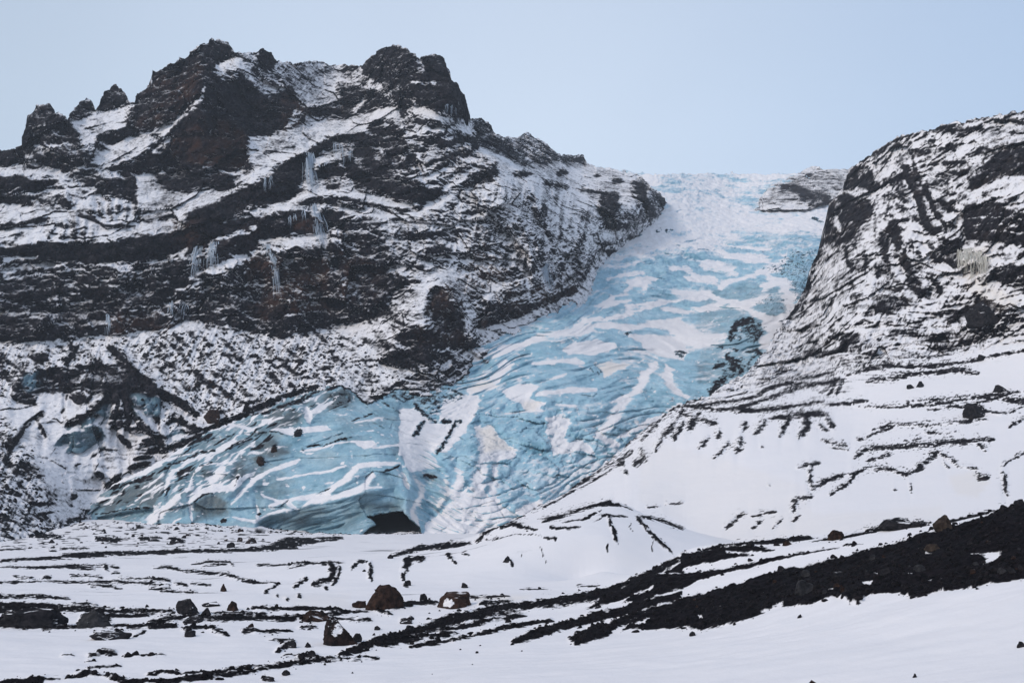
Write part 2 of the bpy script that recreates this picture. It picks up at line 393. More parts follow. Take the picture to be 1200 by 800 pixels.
# --- left mountain, middle left
PD('C4', [(-200,88),(350,75),(560,45),(700,15),(900,-15),(920,55),(780,85),(650,110),(520,130),(350,150),(180,140),(-200,112)], -1.1, 3)
S('C4', [(10,125),(120,130)], 14, 0.5); S('C4', [(20,195),(190,160)], 18, 0.15); S('C4', [(200,250),(330,240),(450,235)], 16, 0.2)
S('C4', [(640,200),(760,170),(880,110),(1000,80),(1190,60)], 34, 0.25)
S('C4', [(590,290),(650,240),(700,200)], 18, 0.3)
S('C4', [(980,330),(1100,320),(1190,350)], 14, 0.2)
D('C4', [(0,230),(200,280),(420,290),(600,260)], 34, -0.9)
D('C4', [(860,140),(900,250),(1000,330)], 60, -0.7); D('C4', [(1030,150),(1050,250),(1100,290)], 60, -0.8)
D('C4', [(560,300),(640,330),(930,370),(990,400)], 30, -0.9)
D('C4', [(380,400),(500,350),(580,330)], 36, -0.8)
D('C4', [(-100,380),(0,400),(130,400),(270,400)], 30, -0.8)
# talus below the cliffs
PD('P', [(-250,420),(0,402),(130,392),(230,380),(330,395),(400,388),(440,400),(470,440),(430,472),(400,452),(342,468),(264,498),(193,540),(100,600),(0,640),(-250,640)], 0.62, 6)
stroke(SPECK, 'P', [(230,420),(420,420)], 80, 1.0); poly(SPECK, 'P', [(-250,410),(0,400),(230,385),(430,400),(460,440),(400,450),(300,480),(200,500),(130,420),(0,470),(-250,480)], 0.9, 12)
poly(SPECK, 'C4', [(560,380),(1185,400),(1185,560),(900,600),(700,640),(560,480)], 1.0, 8)
poly(SPECK, 'P', [(-250,480),(0,480),(60,560),(60,630),(-250,640)], 0.8, 12)
S('C4', [(365,405),(470,490),(560,570),(620,640),(700,690)], 34, 1.0)
S('C4', [(600,390),(700,390),(760,420)], 18, .8)
D('C4', [(385,430),(470,520),(560,600),(690,670)], 14, -0.9, 18)
PD('C4', [(40,600),(130,510),(300,500),(360,500),(430,490),(540,575),(560,620),(510,640),(470,610),(430,640),(350,590),(250,590),(180,600),(120,640),(60,625)], -0.75, 3)
for p, w in (([(400,600),(330,660),(240,700)], 16), ([(430,600),(420,700),(400,720)], 14), ([(460,620),(440,720),(520,720)], 12), ([(360,640),(290,690),(230,700)], 10), ([(540,640),(550,700)], 16),
             ([(170,690),(110,740),(60,780)], 14), ([(70,600),(90,630)], 14), ([(160,600),(170,620)], 8), ([(270,600),(300,620)], 12), ([(140,660),(60,720),(20,780)], 12),
             ([(130,470),(170,470)], 14), ([(240,490),(250,420),(230,400)], 10), ([(310,500),(280,540)],6)):
    D('C4', p, w, -0.8)
PD('C4', [(190,775),(240,735),(350,705),(355,750),(290,795)], -0.7, 3)
poly(ICE, 'C4', [(190,775),(240,735),(350,705),(355,750),(290,795)], 0.6, 3); poly(ICE, 'C4', [(460,640),(540,640),(550,670),(480,670)], 0.5, 3)
for p in ([(560,800),(740,720),(870,650),(980,610),(1110,570)], [(600,790),(820,700),(880,680)], [(480,790),(600,740),(680,720)], [(620,700),(700,720)], [(500,760),(560,750),(580,790)], [(820,700),(870,620),(930,610)]):
    D('C4', p, 12, -0.85)
# --- left mountain, upper right
PD('C2', [(-10,290),(60,300),(190,350),(80,400),(0,410)], -0.7)
PD('C2', [(70,230),(140,168),(180,150),(250,185),(272,250),(262,300),(250,360),(215,415),(190,370),(170,300),(110,280),(80,260)], -0.75)
PD('C2', [(285,195),(358,190),(382,270),(440,330),(450,415),(380,425),(330,390),(262,370),(250,300),(260,270),(290,260)], -1.0)
S('C2', [(278,205),(280,255)], 9, 0.4); S('C2', [(250,285),(330,292)], 12, 0.4); S('C2', [(90,330),(60,370),(40,395)], 16, 0.5)
S('C2', [(-10,450),(100,410),(190,380)], 40, 0.6); S('C2', [(245,385),(330,405),(430,440),(480,500),(560,570),(640,600)], 32, 0.6)
for p, w, v in (([(0,480),(100,495),(220,490)], 40, -.75), ([(200,520),(150,580),(200,640),(330,660)], 36, -.7), ([(10,560),(60,640),(150,660),(220,690),(310,675)], 22, -.85),
                ([(300,500),(400,490),(470,480)], 14, -.7), ([(330,560),(430,540),(470,510)], 12, -.7), ([(430,640),(520,610),(545,560)], 14, -.7), ([(270,440),(330,460),(350,430)], 14, -.6),
                ([(230,600),(280,560),(290,480)], 10, -.5), ([(90,440),(150,450),(200,440)], 18, -.7), ([(380,600),(430,580),(500,560)], 8, -.5), ([(0,610),(60,600)], 20, -.6)):
    D('C2', p, w, v)
for p, w in (([(100,700),(300,705),(400,640),(470,620)], 16), ([(0,665),(120,700),(200,725),(320,720)], 14), ([(180,470),(300,450),(400,465)], 12), ([(230,620),(240,560),(200,540)], 10), ([(0,760),(100,740)], 16), ([(310,620),(350,590),(430,610)], 12), ([(290,530),(380,510),(450,500)], 8)):
    S('C2', p, w, 0.45)
PD('C2', [(450,420),(520,430),(535,480),(600,560),(540,540),(470,500)], -0.6); PD('C2', [(590,500),(650,468),(740,520),(760,545),(710,585),(640,570),(600,560)], -0.25); PD('C2', [(765,545),(850,545),(850,565),(780,560)], -0.5)
PD('C2', [(540,590),(900,590),(1120,700),(1060,800),(540,800)], 0.18, 8)
PD('C2', [(890,690),(960,650),(975,780),(900,800)], -0.5); PD('C2', [(1010,655),(1050,640),(1125,700),(1070,725),(1010,690)], -0.8)
for p, w in (([(700,635),(780,650)], 12), ([(930,625),(975,632)], 10), ([(820,660),(905,665)], 8), ([(660,680),(720,790)], 12), ([(740,600),(790,600)], 12), ([(610,600),(660,610)], 12), ([(840,740),(860,770)], 14)):
    D('C2', p, w, -0.7)
# --- left mountain, lower right
PD('C5', [(-20,40),(120,60),(160,200),(60,260),(30,330),(-40,340)], -0.6, 4)
PD('C5', [(400,180),(480,60),(640,0),(700,60),(680,200),(640,260),(560,210),(470,210)], -0.12, 6)
PD('C5', [(470,370),(510,280),(600,290),(680,280),(810,220),(822,240),(700,290),(600,350)], -0.9)
PD('C5', [(310,240),(360,250),(420,330),(430,400),(490,430),(430,450),(380,440),(270,450),(190,430),(200,390),(320,370)], -0.85)
PD('C5', [(130,490),(190,450),(380,450),(380,480),(250,512)], -0.9)
for p, w, v in (([(340,190),(430,220),(450,330),(440,380)], 36, .4), ([(300,200),(270,300),(150,350),(0,400)], 40, .45), ([(0,440),(200,390)], 40, .5), ([(560,215),(500,270)], 14, .5), ([(645,180),(650,280)], 12, .6),
                ([(700,150),(720,240)], 12, .5), ([(640,0),(660,90)], 12, .5), ([(760,60),(740,150)], 10, .3), ([(700,10),(720,100)], 12, .4)):
    S('C5', p, w, v)
for p, w in (([(830,40),(820,200)], 12), ([(690,60),(690,130)], 14), ([(800,100),(760,170)], 12), ([(860,150),(850,220)], 12), ([(780,200),(820,190)], 14), ([(880,180),(860,230)], 6)):
    D('C5', p, w, -0.7)
PD('C5', [(470,375),(640,325),(700,295),(830,245),(870,150),(960,60),(1000,20),(1000,90),(880,250),(640,360),(500,440),(300,500),(120,600),(0,570),(0,450),(130,430),(130,500),(250,515),(390,480),(500,430)], 0.75, 4)
poly(SPECK, 'C5', [(470,375),(640,325),(700,295),(830,245),(870,150),(960,60),(1000,20),(1000,90),(880,250),(640,360),(500,440),(300,500),(120,600),(0,570),(0,450)], 0.55, 4)
for c, pts in (('C1', [(480,300),(700,200),(700,340),(600,440),(480,440)]), ('C1', [(660,420),(720,380),(860,470),(860,570),(660,560),(600,500)]), ('C1', [(980,330),(1190,370),(1190,410),(980,460)]),
               ('C4', [(560,-10),(900,0),(900,60),(640,110)]), ('C4', [(860,130),(1140,130),(1140,300),(860,330)]), ('C4', [(380,330),(640,280),(600,370),(400,400)]), ('C5', [(0,100),(140,160),(140,250),(0,280)]),
               ('C5', [(470,270),(820,200),(820,250),(480,380)]), ('C5', [(340,240),(500,60),(660,80),(660,220),(420,300),(430,430),(200,430)])):
    poly(WARM, c, pts, 1.0, 6)
# --- right mountain
PD('P', [(930,365),(985,215),(1000,190),(1060,155),(1200,125),(1460,100),(1460,420),(1200,400),(1000,440),(880,460)], 0.22, 8)
D('C3', [(600,275),(660,235),(720,200),(760,180),(870,152),(960,135),(1100,105),(1190,92)], 9, -0.7)
for pts, v in (([(555,365),(560,330),(600,278),(650,290),(665,345),(725,338),(680,370),(640,365),(600,350)], -1), ([(495,550),(500,470),(512,405),(560,375),(655,400),(655,460),(620,490),(580,545),(530,545)], -.8),
               ([(1045,225),(1190,190),(1400,190),(1400,330),(1190,312),(1130,320),(1080,350),(1000,372),(995,330),(1040,290)], -1.0), ([(975,420),(1090,400),(1140,440),(1190,440),(1400,440),(1400,570),(1190,560),(1080,550),(985,535),(972,480)], -1.0),
               ([(1060,655),(1100,620),(1190,630),(1400,640),(1400,740),(1190,725),(1120,700)], -1.0), ([(870,575),(900,540),(960,535),(975,570),(955,640),(900,610)], -.7), ([(690,640),(740,650),(780,760),(650,790),(660,720)], -.45),
               ([(690,330),(760,290),(770,400),(700,400)], -.35), ([(1010,230),(1060,210),(1050,260)], -.7)):
    PD('C3', pts, v)
for p, w, v in (([(770,285),(820,400),(855,495),(890,500)], 26, -1), ([(795,295),(850,380),(905,485)], 16, -.8), ([(770,465),(715,480),(705,610)], 13, -1), ([(735,490),(755,565)], 24, -1), ([(760,600),(780,650)], 14, -.9),
                ([(800,560),(820,600)], 10, -.7), ([(870,162),(960,152),(1040,150)], 18, -.8), ([(800,245),(870,225),(950,215)], 14, -.7), ([(830,280),(900,268),(960,270)], 7, -.7), ([(960,305),(1040,280)], 12, -.7),
                ([(1060,130),(1120,120),(1190,130)], 14, -.6), ([(650,250),(720,215),(800,200)], 8, -.5), ([(780,340),(720,400),(700,470)], 10, -.5), ([(560,560),(590,640),(580,740)], 14, -.6), ([(630,560),(640,650)], 10, -.5),
                ([(900,510),(940,480),(970,440)], 16, -.5), ([(790,640),(850,740)], 16, -.5), ([(1140,170),(1190,160)], 20, -.8), ([(880,430),(950,400)], 10, -.5), ([(860,660),(900,740),(940,790)], 14, -.6)):
    D('C3', p, w, v)
D('C3', [(500,500),(455,620),(440,690),(420,750),(375,800)], 14, -1.0)
for p, w in (([(770,330),(830,470),(860,510)], 5), ([(660,380),(700,370),(720,350)], 18), ([(930,250),(1010,225)], 30), ([(1000,390),(1060,350),(1130,330),(1190,330)], 18), ([(1090,390),(1170,370),(1185,420)], 20),
             ([(1070,590),(1100,620)], 30), ([(540,470),(550,500)], 14), ([(680,640),(600,800)], 26), ([(780,480),(830,540),(840,620)], 18), ([(740,620),(745,680)], 8), ([(860,640),(960,660),(1050,720),(1190,770)], 30)):
    S('C3', p, w, 0.8)
for y in (455, 480, 505): S('C3', [(990, y + 8), (1080, y), (1185, y + 10)], 3, 0.1)
PD('C3', [(960,800),(965,765),(1010,740),(1060,740),(1150,775),(1165,810),(1060,810)], -1)
stroke(SPECK, 'P', [(960,420),(1060,330)], 130, 0.8)
# --- moraine slope on the right
CROPS['Q'] = (800, 350, 2.9625)
PD('P', [(560,640),(599,611),(690,557),(748,510),(800,474),(870,455),(1000,437),(1100,420),(1200,395),(1460,380),(1460,700),(560,700)], 1.0, 3)
poly(SPECK, 'P', [(830,470),(890,430),(930,370),(1040,370),(1200,380),(1200,395),(1100,410),(1000,435),(900,450)], 0.9, 8)
PD('P', [(830,468),(890,430),(935,365),(1000,370),(1060,380),(1200,385),(1100,412),(1000,433),(870,452)], 0.25, 5)
PD('C6', [(955,55),(980,20),(1060,0),(1170,50),(1140,78),(1060,62),(1000,62)], -1); PD('C6', [(850,180),(860,130),(930,110),(1150,88),(1145,120),(1000,160),(910,188)], -.8, 3)
PD('C6', [(400,200),(480,130),(600,115),(620,160),(500,200)], -.55, 3); D('C6', [(900,90),(950,60)], 20, -.7); D('C6', [(780,90),(880,60)], 8, -.6); D('C6', [(1170,75),(1290,70)], 20, -.7)
L6 = [([(0,370),(120,385),(200,380),(400,310),(560,278)], 10), ([(560,270),(700,230),(850,235),(1050,208),(1180,180),(1400,160)], 8), ([(640,290),(800,262),(950,248),(1025,260)], 11), ([(-60,370),(60,372),(230,345),(330,300),(470,290)], 9),
      ([(0,400),(60,415),(120,432)], 14), ([(180,392),(330,380),(490,355)], 9), ([(490,370),(640,357)], 9), ([(600,376),(800,372),(1000,347),(1190,320),(1400,300)], 6), ([(850,380),(1000,370),(1130,332)], 6), ([(780,360),(900,350),(1000,335)], 3),
      ([(300,412),(400,405),(500,400)], 15), ([(550,282),(538,332)], 11), ([(480,320),(525,298),(508,332)], 9), ([(420,408),(432,440),(408,482)], 16), ([(370,420),(340,480)], 12), ([(290,420),(255,468)], 15), ([(225,430),(205,460)], 9),
      ([(500,415),(520,450)], 14), ([(130,458),(120,482)], 10), ([(60,395),(20,455)], 16), ([(90,480),(58,522)], 8), ([(160,498),(140,530),(112,555)], 9), ([(205,485),(190,532)], 16), ([(470,440),(500,455)], 8),
      ([(660,455),(720,435),(850,440),(1055,420)], 8), ([(640,487),(660,470),(740,442)], 5), ([(840,466),(950,461)], 5), ([(768,491),(830,482)], 3), ([(600,552),(640,520),(760,512),(900,500),(1080,490)], 14), ([(640,562),(720,546)], 8),
      ([(800,602),(850,560),(885,525)], 14), ([(890,530),(960,580),(1025,592)], 8), ([(485,490),(580,508)], 7), ([(520,512),(580,525)], 6), ([(580,612),(640,590),(720,590),(780,612),(830,590)], 10), ([(510,682),(580,640),(605,600)], 6),
      ([(400,590),(470,572)], 10), ([(440,600),(452,660),(500,628),(560,612)], 9), ([(378,742),(400,702),(452,688)], 10), ([(388,775),(402,750)], 7), ([(145,795),(200,745),(222,744)], 7), ([(235,755),(325,738)], 6), ([(240,795),(275,770)], 6),
      ([(318,795),(345,765)], 6), ([(1060,395),(1110,405),(1190,370)], 4), ([(1140,447),(1190,412)], 9), ([(1120,352),(1190,350),(1300,345)], 16), ([(1110,582),(1190,530),(1300,500)], 4), ([(1110,600),(1120,640),(1130,682)], 9), ([(1035,620),(1055,618)], 14),
      ([(788,640),(796,672)], 3), ([(905,565),(925,590)], 4), ([(735,662)], 6), ([(300,648)], 5), ([(275,515)], 6), ([(770,235),(800,240)], 10), ([(610,490),(630,485)], 8), ([(1020,500),(1060,530)], 8)]
for p, w in L6: D('C6', p, w * 1.15, -1.0)
PD('C6', [(985,375),(1040,368),(1065,400),(990,412)], -1)
for p, w in (([(1190,628),(1120,668),(1050,712),(950,792)], 18), ([(1190,650),(1130,750)], 10), ([(1150,700),(1090,795)], 10), ([(1100,700),(1040,760)], 10), ([(1190,690),(1160,760)], 9)): D('C5', p, w, -1)
for p, w in (([(1010,0),(930,40),(860,85),(780,130),(600,225),(540,245)], 11), ([(985,30),(850,110),(700,192)], 5), ([(1040,-10),(1060,20),(1020,45)], 16), ([(960,20),(985,50)], 8), ([(985,68)], 9), ([(900,0),(890,30)], 10), ([(830,60),(880,60)], 5), ([(580,240),(640,205)], 6)): D('C8', p, w, -1)
# --- low mound of moraine in front
for p, w in (([(470,310),(520,268),(590,250),(680,268)], 11), ([(500,300),(600,280),(700,290)], 4), ([(700,298),(750,302)], 10), ([(695,245),(800,210),(900,182),(940,170)], 15), ([(900,185),(960,182),(1015,202)], 8), ([(720,262),(790,268),(830,258)], 10), ([(760,245),(850,232),(900,205)], 9),
             ([(925,220),(945,270),(960,315)], 15), ([(875,245),(910,225),(1000,225)], 7), ([(920,315),(926,345)], 9), ([(1025,225),(1080,290),(1150,352)], 15), ([(1035,222),(1120,240),(1190,272)], 10), ([(1080,310),(1080,348)], 4), ([(1000,245),(1008,275)], 6),
             ([(1060,192),(1110,188)], 6), ([(1130,180),(1190,172)], 6), ([(170,360),(230,345),(300,330),(450,315)], 9), ([(210,345),(290,325)], 5), ([(215,442),(228,375),(290,372)], 15), ([(225,400),(240,370)], 18), ([(370,353),(402,388)], 8), ([(415,353),(445,352)], 3),
             ([(565,378),(575,368),(598,392)], 12), ([(628,360)], 4), ([(685,320),(715,380)], 4), ([(102,385),(102,445)], 9), ([(35,415),(60,382),(92,385)], 6), ([(225,462)], 11), ([(330,330),(400,318)], 10)): D('C8', p, w, -1)
for p, w in (([(345,85),(365,120),(350,160),(270,190)], 22), ([(395,100),(388,140),(365,188)], 10), ([(180,205),(205,180),(240,155)], 10), ([(205,235)], 12), ([(-80,160),(0,170),(100,185)], 5), ([(100,185),(40,225)], 5), ([(100,235)], 9), ([(145,252)], 12),
             ([(320,205),(335,200)], 6), ([(0,90),(150,95),(240,85),(330,95)], 4), ([(150,110),(250,90),(420,80)], 3), ([(0,12),(200,0)], 9)): D('U2', p, w, -1)
# --- outwash plain and foreground
for p, w in (([(-300,80),(0,76),(280,55),(480,34),(800,28),(1300,14)], 6), ([(290,50),(480,40)], 10), ([(-100,14),(120,14)], 5), ([(225,20),(265,26)], 6), ([(280,14),(420,12)], 5), ([(0,95),(120,98),(300,100),(450,104)], 5), ([(120,100),(300,95),(480,88),(560,98)], 6),
             ([(490,92),(505,108)], 12), ([(560,120),(520,132)], 6), ([(60,142),(100,152),(160,155)], 5), ([(200,150),(240,148)], 5), ([(330,140),(480,145)], 5), ([(-200,180),(0,176),(250,166),(500,168),(800,182)], 5), ([(560,153),(700,158),(800,168)], 6),
             ([(820,176),(880,188)], 6), ([(890,180),(990,182)], 4), ([(420,188),(570,190)], 4), ([(700,195),(800,195)], 4), ([(750,210),(930,212)], 5), ([(720,108),(780,100),(860,115),(960,122),(1070,132),(1120,155),(1190,175)], 7), ([(1060,130),(1120,162)], 12),
             ([(900,85),(980,72),(1080,75),(1100,100)], 5), ([(950,95),(1060,85)], 4), ([(-100,240),(0,240),(160,236),(325,244)], 8), ([(-200,292),(0,290),(350,288),(560,296),(820,305)], 18), ([(-100,275),(200,275),(500,290)], 6), ([(330,265),(460,270)], 4),
             ([(380,318),(700,325)], 10), ([(-200,390),(200,388),(450,384),(700,380),(830,350)], 8), ([(700,362),(860,342),(1000,348),(1250,338)], 20), ([(1000,325),(1250,320)], 7), ([(860,402),(960,388),(1070,425)], 14), ([(860,395),(900,412)], 12), ([(700,385),(830,378)], 14),
             ([(1135,408),(1200,402)], 12), ([(290,511),(350,510)], 4), ([(410,510),(490,500),(550,503)], 7), ([(410,535),(450,528)], 3), ([(410,572),(480,563),(570,558)], 2), ([(580,515),(780,512)], 1), ([(620,430),(680,405)], 6),
             ([(-200,650),(0,636),(130,618),(280,611)], 9), ([(60,628),(200,622)], 14), ([(310,607),(400,595),(480,600),(560,625),(640,640)], 12), ([(690,600),(780,592),(850,606),(1000,596),(1220,570)], 9), ([(560,645),(800,645),(1000,615),(1220,585)], 11)):
    D('U1', p, w, -1)
PD('U1', [(-200,385),(-60,355),(40,335),(140,295),(185,305),(255,382),(60,372),(0,382)], -1.3, 1.5)
PD('U1', [(355,382),(395,315),(470,300),(525,348),(440,350),(385,382)], -1.0, 1.5); PD('U1', [(430,442),(445,418),(520,403),(590,412),(580,425),(500,425)], -1.2, 1.2)
for p, w, w2 in (([(-20,590),(100,562),(200,545),(390,522),(490,525)], 18, 8), ([(390,502),(560,450),(720,400),(900,352),(1200,285)], 10, 26), ([(440,492),(600,455),(820,420),(950,412)], 16, 4), ([(720,470),(950,438),(1200,393)], 6, 9), ([(-20,300),(200,300),(460,308)], 12, 12),
                 ([(-20,342),(120,345),(300,330),(520,308)], 12, 10), ([(330,340),(420,350),(550,352)], 6, 7), ([(-20,410),(60,408),(170,400)], 8, 6), ([(200,385),(290,375)], 7, 7), ([(90,502),(130,478),(185,455)], 8, 12), ([(60,450),(170,447)], 3, 3), ([(200,520),(290,505)], 8, 5), ([(470,520),(580,518)], 6, 6),
                 ([(130,515),(300,508)], 4, 4), ([(620,300),(760,270),(860,272)], 16, 12), ([(1000,245),(1200,240)], 8, 8), ([(1050,285),(1200,262)], 16, 10), ([(30,630),(80,625)], 8, 6), ([(680,352),(735,345)], 12, 8), ([(560,300),(640,330)], 14, 10), ([(850,360),(950,320)], 4, 4)):
    D('U2', p, w, -1, w2)
PD('C9', [(0,510),(60,490),(200,450),(330,410),(560,365),(740,320),(900,272),(1050,232),(1110,200),(1190,183),(2600,-60),(2600,260),(1190,435),(1060,455),(990,472),(900,470),(820,492),(740,480),(650,490),(610,518),(540,500),(420,528),(340,530),(200,582),(60,615),(0,608)], -1.3, 1.5)
PD('C9', [(-5,350),(200,333),(340,338),(230,360),(170,380),(60,390),(-5,402)], -1.2, 1.2)
PD('C9', [(-5,425),(180,395),(300,370),(560,330),(690,308),(640,322),(400,362),(300,380),(50,440),(-5,472)], -1.2, 1.2)
for p, w in (([(60,340),(150,328),(240,322),(380,310),(450,302)], 12), ([(450,312),(560,300),(640,285),(700,270),(870,252)], 7), ([(640,268),(700,262),(760,250),(840,248)], 14), ([(900,255),(960,240),(1050,215),(1120,195)], 9), ([(560,325),(680,312)], 6)): D('C9', p, w, -1.2)
PD('C8', [(590,668),(700,618),(880,568),(1000,540),(1100,505),(1190,478),(1190,505),(1000,570),(900,590),(740,638),(620,668)], -1.3, 1.2)
PD('C8', [(790,660),(860,618),(1000,572),(1190,512),(1190,612),(1000,618),(930,640),(850,662),(810,668)], -1.3, 1.2)
PD('C8', [(840,545),(930,500),(1040,450),(1190,385),(1190,470),(1060,512),(990,550),(1010,515),(900,525)], -1.2, 1.5)
D('C8', [(0,697),(150,652),(330,606),(500,562),(700,530),(920,488),(1040,440),(1190,365)], 16, -1.3, 30)
D('C8', [(390,657),(560,620),(735,590)], 8, -1.1); D('C8', [(340,622),(560,580),(640,570)], 8, -1); D('C8', [(120,672),(400,632)], 12, -1.1); D('C8', [(820,470),(900,462)], 6, -1); D('C8', [(620,480),(730,478)], 5, -1)
for p, w in (([(0,406),(90,388),(180,372),(330,352)], 9), ([(0,500),(200,432),(400,372),(560,345),(700,308),(880,275),(1060,222)], 16), ([(150,352),(300,348)], 6), ([(660,425),(700,426)], 9), ([(620,455),(660,452)], 5), ([(60,575)], 10), ([(700,270),(860,262)], 7), ([(840,350),(870,350)], 4), ([(780,425),(800,427)], 3)): S('C9', p, w, 0.9)
S('C9', [(1000,352),(1060,345),(1105,340)], 12, .8); S('C9', [(1040,380),(1095,350)], 24, .8)
for p, w in (([(930,640),(1000,605),(1060,590)], 8), ([(880,540),(960,520),(1040,480)], 6), ([(1000,500),(1080,470)], 7), ([(1100,425),(1180,420)], 5)): S('C8', p, w, 0.7)
# --- gravelly apron below the tongue
for p, w in (([(120,285),(170,292),(215,298)], 14), ([(330,302),(420,305)], 12), ([(480,300),(560,300)], 8), ([(590,300),(640,310)], 10), ([(100,180),(180,175)], 8), ([(130,215),(180,210)], 8), ([(255,155)], 14), ([(345,80),(360,85)], 12), ([(205,365),(480,350),(800,345),(980,325),(1190,300)], 6), ([(0,380),(110,372)], 5)): D('C7', p, w, -0.9)
PD('C7', [(940,318),(1000,296),(1080,298),(1100,310),(1010,330)], -0.9, 1.5); D('C7', [(1090,300),(1190,294)], 6, -.9)
poly(SPECK, 'C7', [(0,240),(300,240),(560,250),(780,225),(930,270),(950,330),(700,345),(300,325),(0,345)], 0.85, 4)
poly(SPECK, 'C7', [(0,0),(180,0),(160,130),(60,230),(0,230)], 0.8, 8)
# warm tints on snow
for c, pts, v in (('C6', [(930,620),(1020,600),(1060,640),(1030,690),(950,680)], .45), ('C6', [(-150,480),(150,560),(420,650),(460,790),(100,830),(-150,700)], .2), ('C3', [(960,570),(1060,560),(1060,690),(1180,760),(1100,790),(980,700)], .7), ('C8', [(440,500),(660,500),(600,520),(450,520)], .6),
                  ('C5', [(870,490),(920,482),(1000,500),(900,542)], .9), ('C5', [(440,565),(520,555),(540,575),(460,590)], .7), ('C5', [(630,620),(690,620),(680,660),(640,660)], .8), ('C5', [(480,720),(530,705),(560,750),(605,790),(500,800)], .9),
                  ('T2', [(650,480),(800,460),(870,560),(830,650),(720,700),(660,620)], .5), ('U2', [(80,230),(440,220),(440,290),(200,290)], .25), ('C9', [(150,240),(900,180),(900,240),(100,320)], .25)):
    poly(WARM, c, pts, v, 4)
# --- glacier: clear ice everywhere, then snow, dirt and debris over it
GL = raster()   # snow on the ice 0..1
def GS(c, pts, w, v=1.0, w2=None): stroke(GL, c, pts, w, v, w2)
def GP(c, pts, v=1.0, soft=2.0): poly(GL, c, pts, v, soft)
GP('P', [(600,150),(1010,150),(1010,250),(970,290),(900,262),(850,285),(790,290),(740,300),(700,320),(600,300)], 0.45, 14)
GP('V1', [(330,190),(520,180),(640,172),(900,215),(1110,200),(1080,280),(900,290),(760,305),(560,320),(400,335),(300,300)], 0.85, 20)
for p, w in (([(660,395),(720,400),(780,420)], 34), ([(600,428),(660,440),(720,445)], 22), ([(560,490),(660,500),(700,490)], 30), ([(550,405),(620,402)], 18), ([(540,545),(620,560),(780,520)], 22), ([(380,500),(430,450),(520,440)], 12), ([(300,540),(420,520)], 12), ([(720,470),(850,430),(930,400),(960,360)], 20),
             ([(820,540),(900,590),(960,560)], 20), ([(560,600),(660,650),(740,640)], 60), ([(960,450),(980,520),(940,570)], 40), ([(880,480),(960,440)], 22), ([(700,500),(800,540),(900,500)], 22), ([(760,360),(880,380),(930,390)], 26), ([(860,410),(940,450)], 18), ([(450,480),(500,455)], 9), ([(200,610),(420,560),(560,520)], 8), ([(880,600),(950,610),(880,680)], 40),
             ([(640,330),(760,345)], 8), ([(800,330),(900,340)], 10), ([(380,400),(460,385)], 7)): GS('V1', p, w, 1.0)
for pts in ([(770,440),(800,425),(880,408),(950,418),(945,455),(870,462),(790,462)], [(560,592),(600,570),(640,558),(690,570),(650,605),(705,632),(690,660),(640,662),(625,630),(580,610)], [(995,388),(1185,400),(1190,475),(1100,462),(1050,440)], [(725,680),(760,668),(802,700),(790,740),(835,790),(725,810)],
            [(480,715),(530,703),(560,750),(608,790),(600,830),(490,830)], [(430,600),(485,605),(455,700),(400,760),(310,810),(200,810),(200,650),(260,640),(330,690),(350,620)], [(870,490),(920,482),(1000,500),(900,542)], [(440,570),(520,552),(560,480),(600,490),(560,560),(530,580),(450,600)]):
    GP('C5', pts, 1.0, 1.5)
for p, w in (([(670,492),(760,478),(840,482)], 16), ([(1080,490),(1040,570),(960,660),(885,745)], 26), ([(1120,500),(1140,560),(1190,610)], 24), ([(330,515),(500,470),(700,400),(900,365),(1190,350)], 20), ([(540,440),(640,420),(760,380),(900,330)], 12), ([(830,500),(870,520)], 6), ([(680,600),(760,585),(890,580)], 12), ([(940,630),(1000,600)], 8),
             ([(960,750),(1100,680),(1170,640)], 18), ([(740,640),(820,640)], 5), ([(560,670),(700,660)], 5), ([(930,200),(1060,180)], 8), ([(900,290),(1000,230),(1100,200)], 14), ([(1000,300),(1190,260)], 10), ([(700,560),(780,530)], 5), ([(880,730),(960,780)], 14), ([(820,760),(870,800)], 20)): GS('C5', p, w, 1.0)
# tongue
for pts in ([(650,190),(690,200),(700,240),(730,270),(700,320),(790,300),(860,240),(960,190),(950,260),(900,330),(860,370),(780,385),(830,440),(760,450),(690,470),(660,440),(650,330)], [(760,700),(830,640),(880,590),(960,600),(1050,590),(1143,640),(1260,590),(1260,800),(740,800)], [(430,330),(530,330),(540,350),(480,365)],
            [(60,280),(180,270),(320,262),(340,280),(200,300),(160,310)], [(130,690),(300,740)]): 
    if len(pts) > 2: GP('T2', pts, 1.0, 1.5)
for p, w in (([(-20,510),(80,452),(200,412)], 15), ([(90,502),(220,482),(330,462),(400,440)], 9), ([(60,622),(130,600),(190,640)], 16), ([(130,600),(300,572),(400,505),(460,440),(640,428)], 20), ([(180,655),(300,602),(470,545),(525,480)], 26), ([(220,180),(240,250)], 18), ([(1000,270),(1030,400),(1000,470),(990,570)], 44), ([(900,440),(900,500),(870,600)], 30),
             ([(1090,420),(1060,520),(1050,600)], 26), ([(650,470),(680,540)], 14), ([(940,540),(1080,600)], 14), ([(520,360),(640,350)], 7), ([(860,560),(1040,600)], 20), ([(440,250),(560,230)], 5), ([(200,380),(430,330)], 8)): GS('T2', p, w, 1.0)
GS('T2', [(700,480),(740,560),(700,640),(720,700)], 26, .7); GS('T2', [(820,500),(850,560),(800,640)], 16, .7)
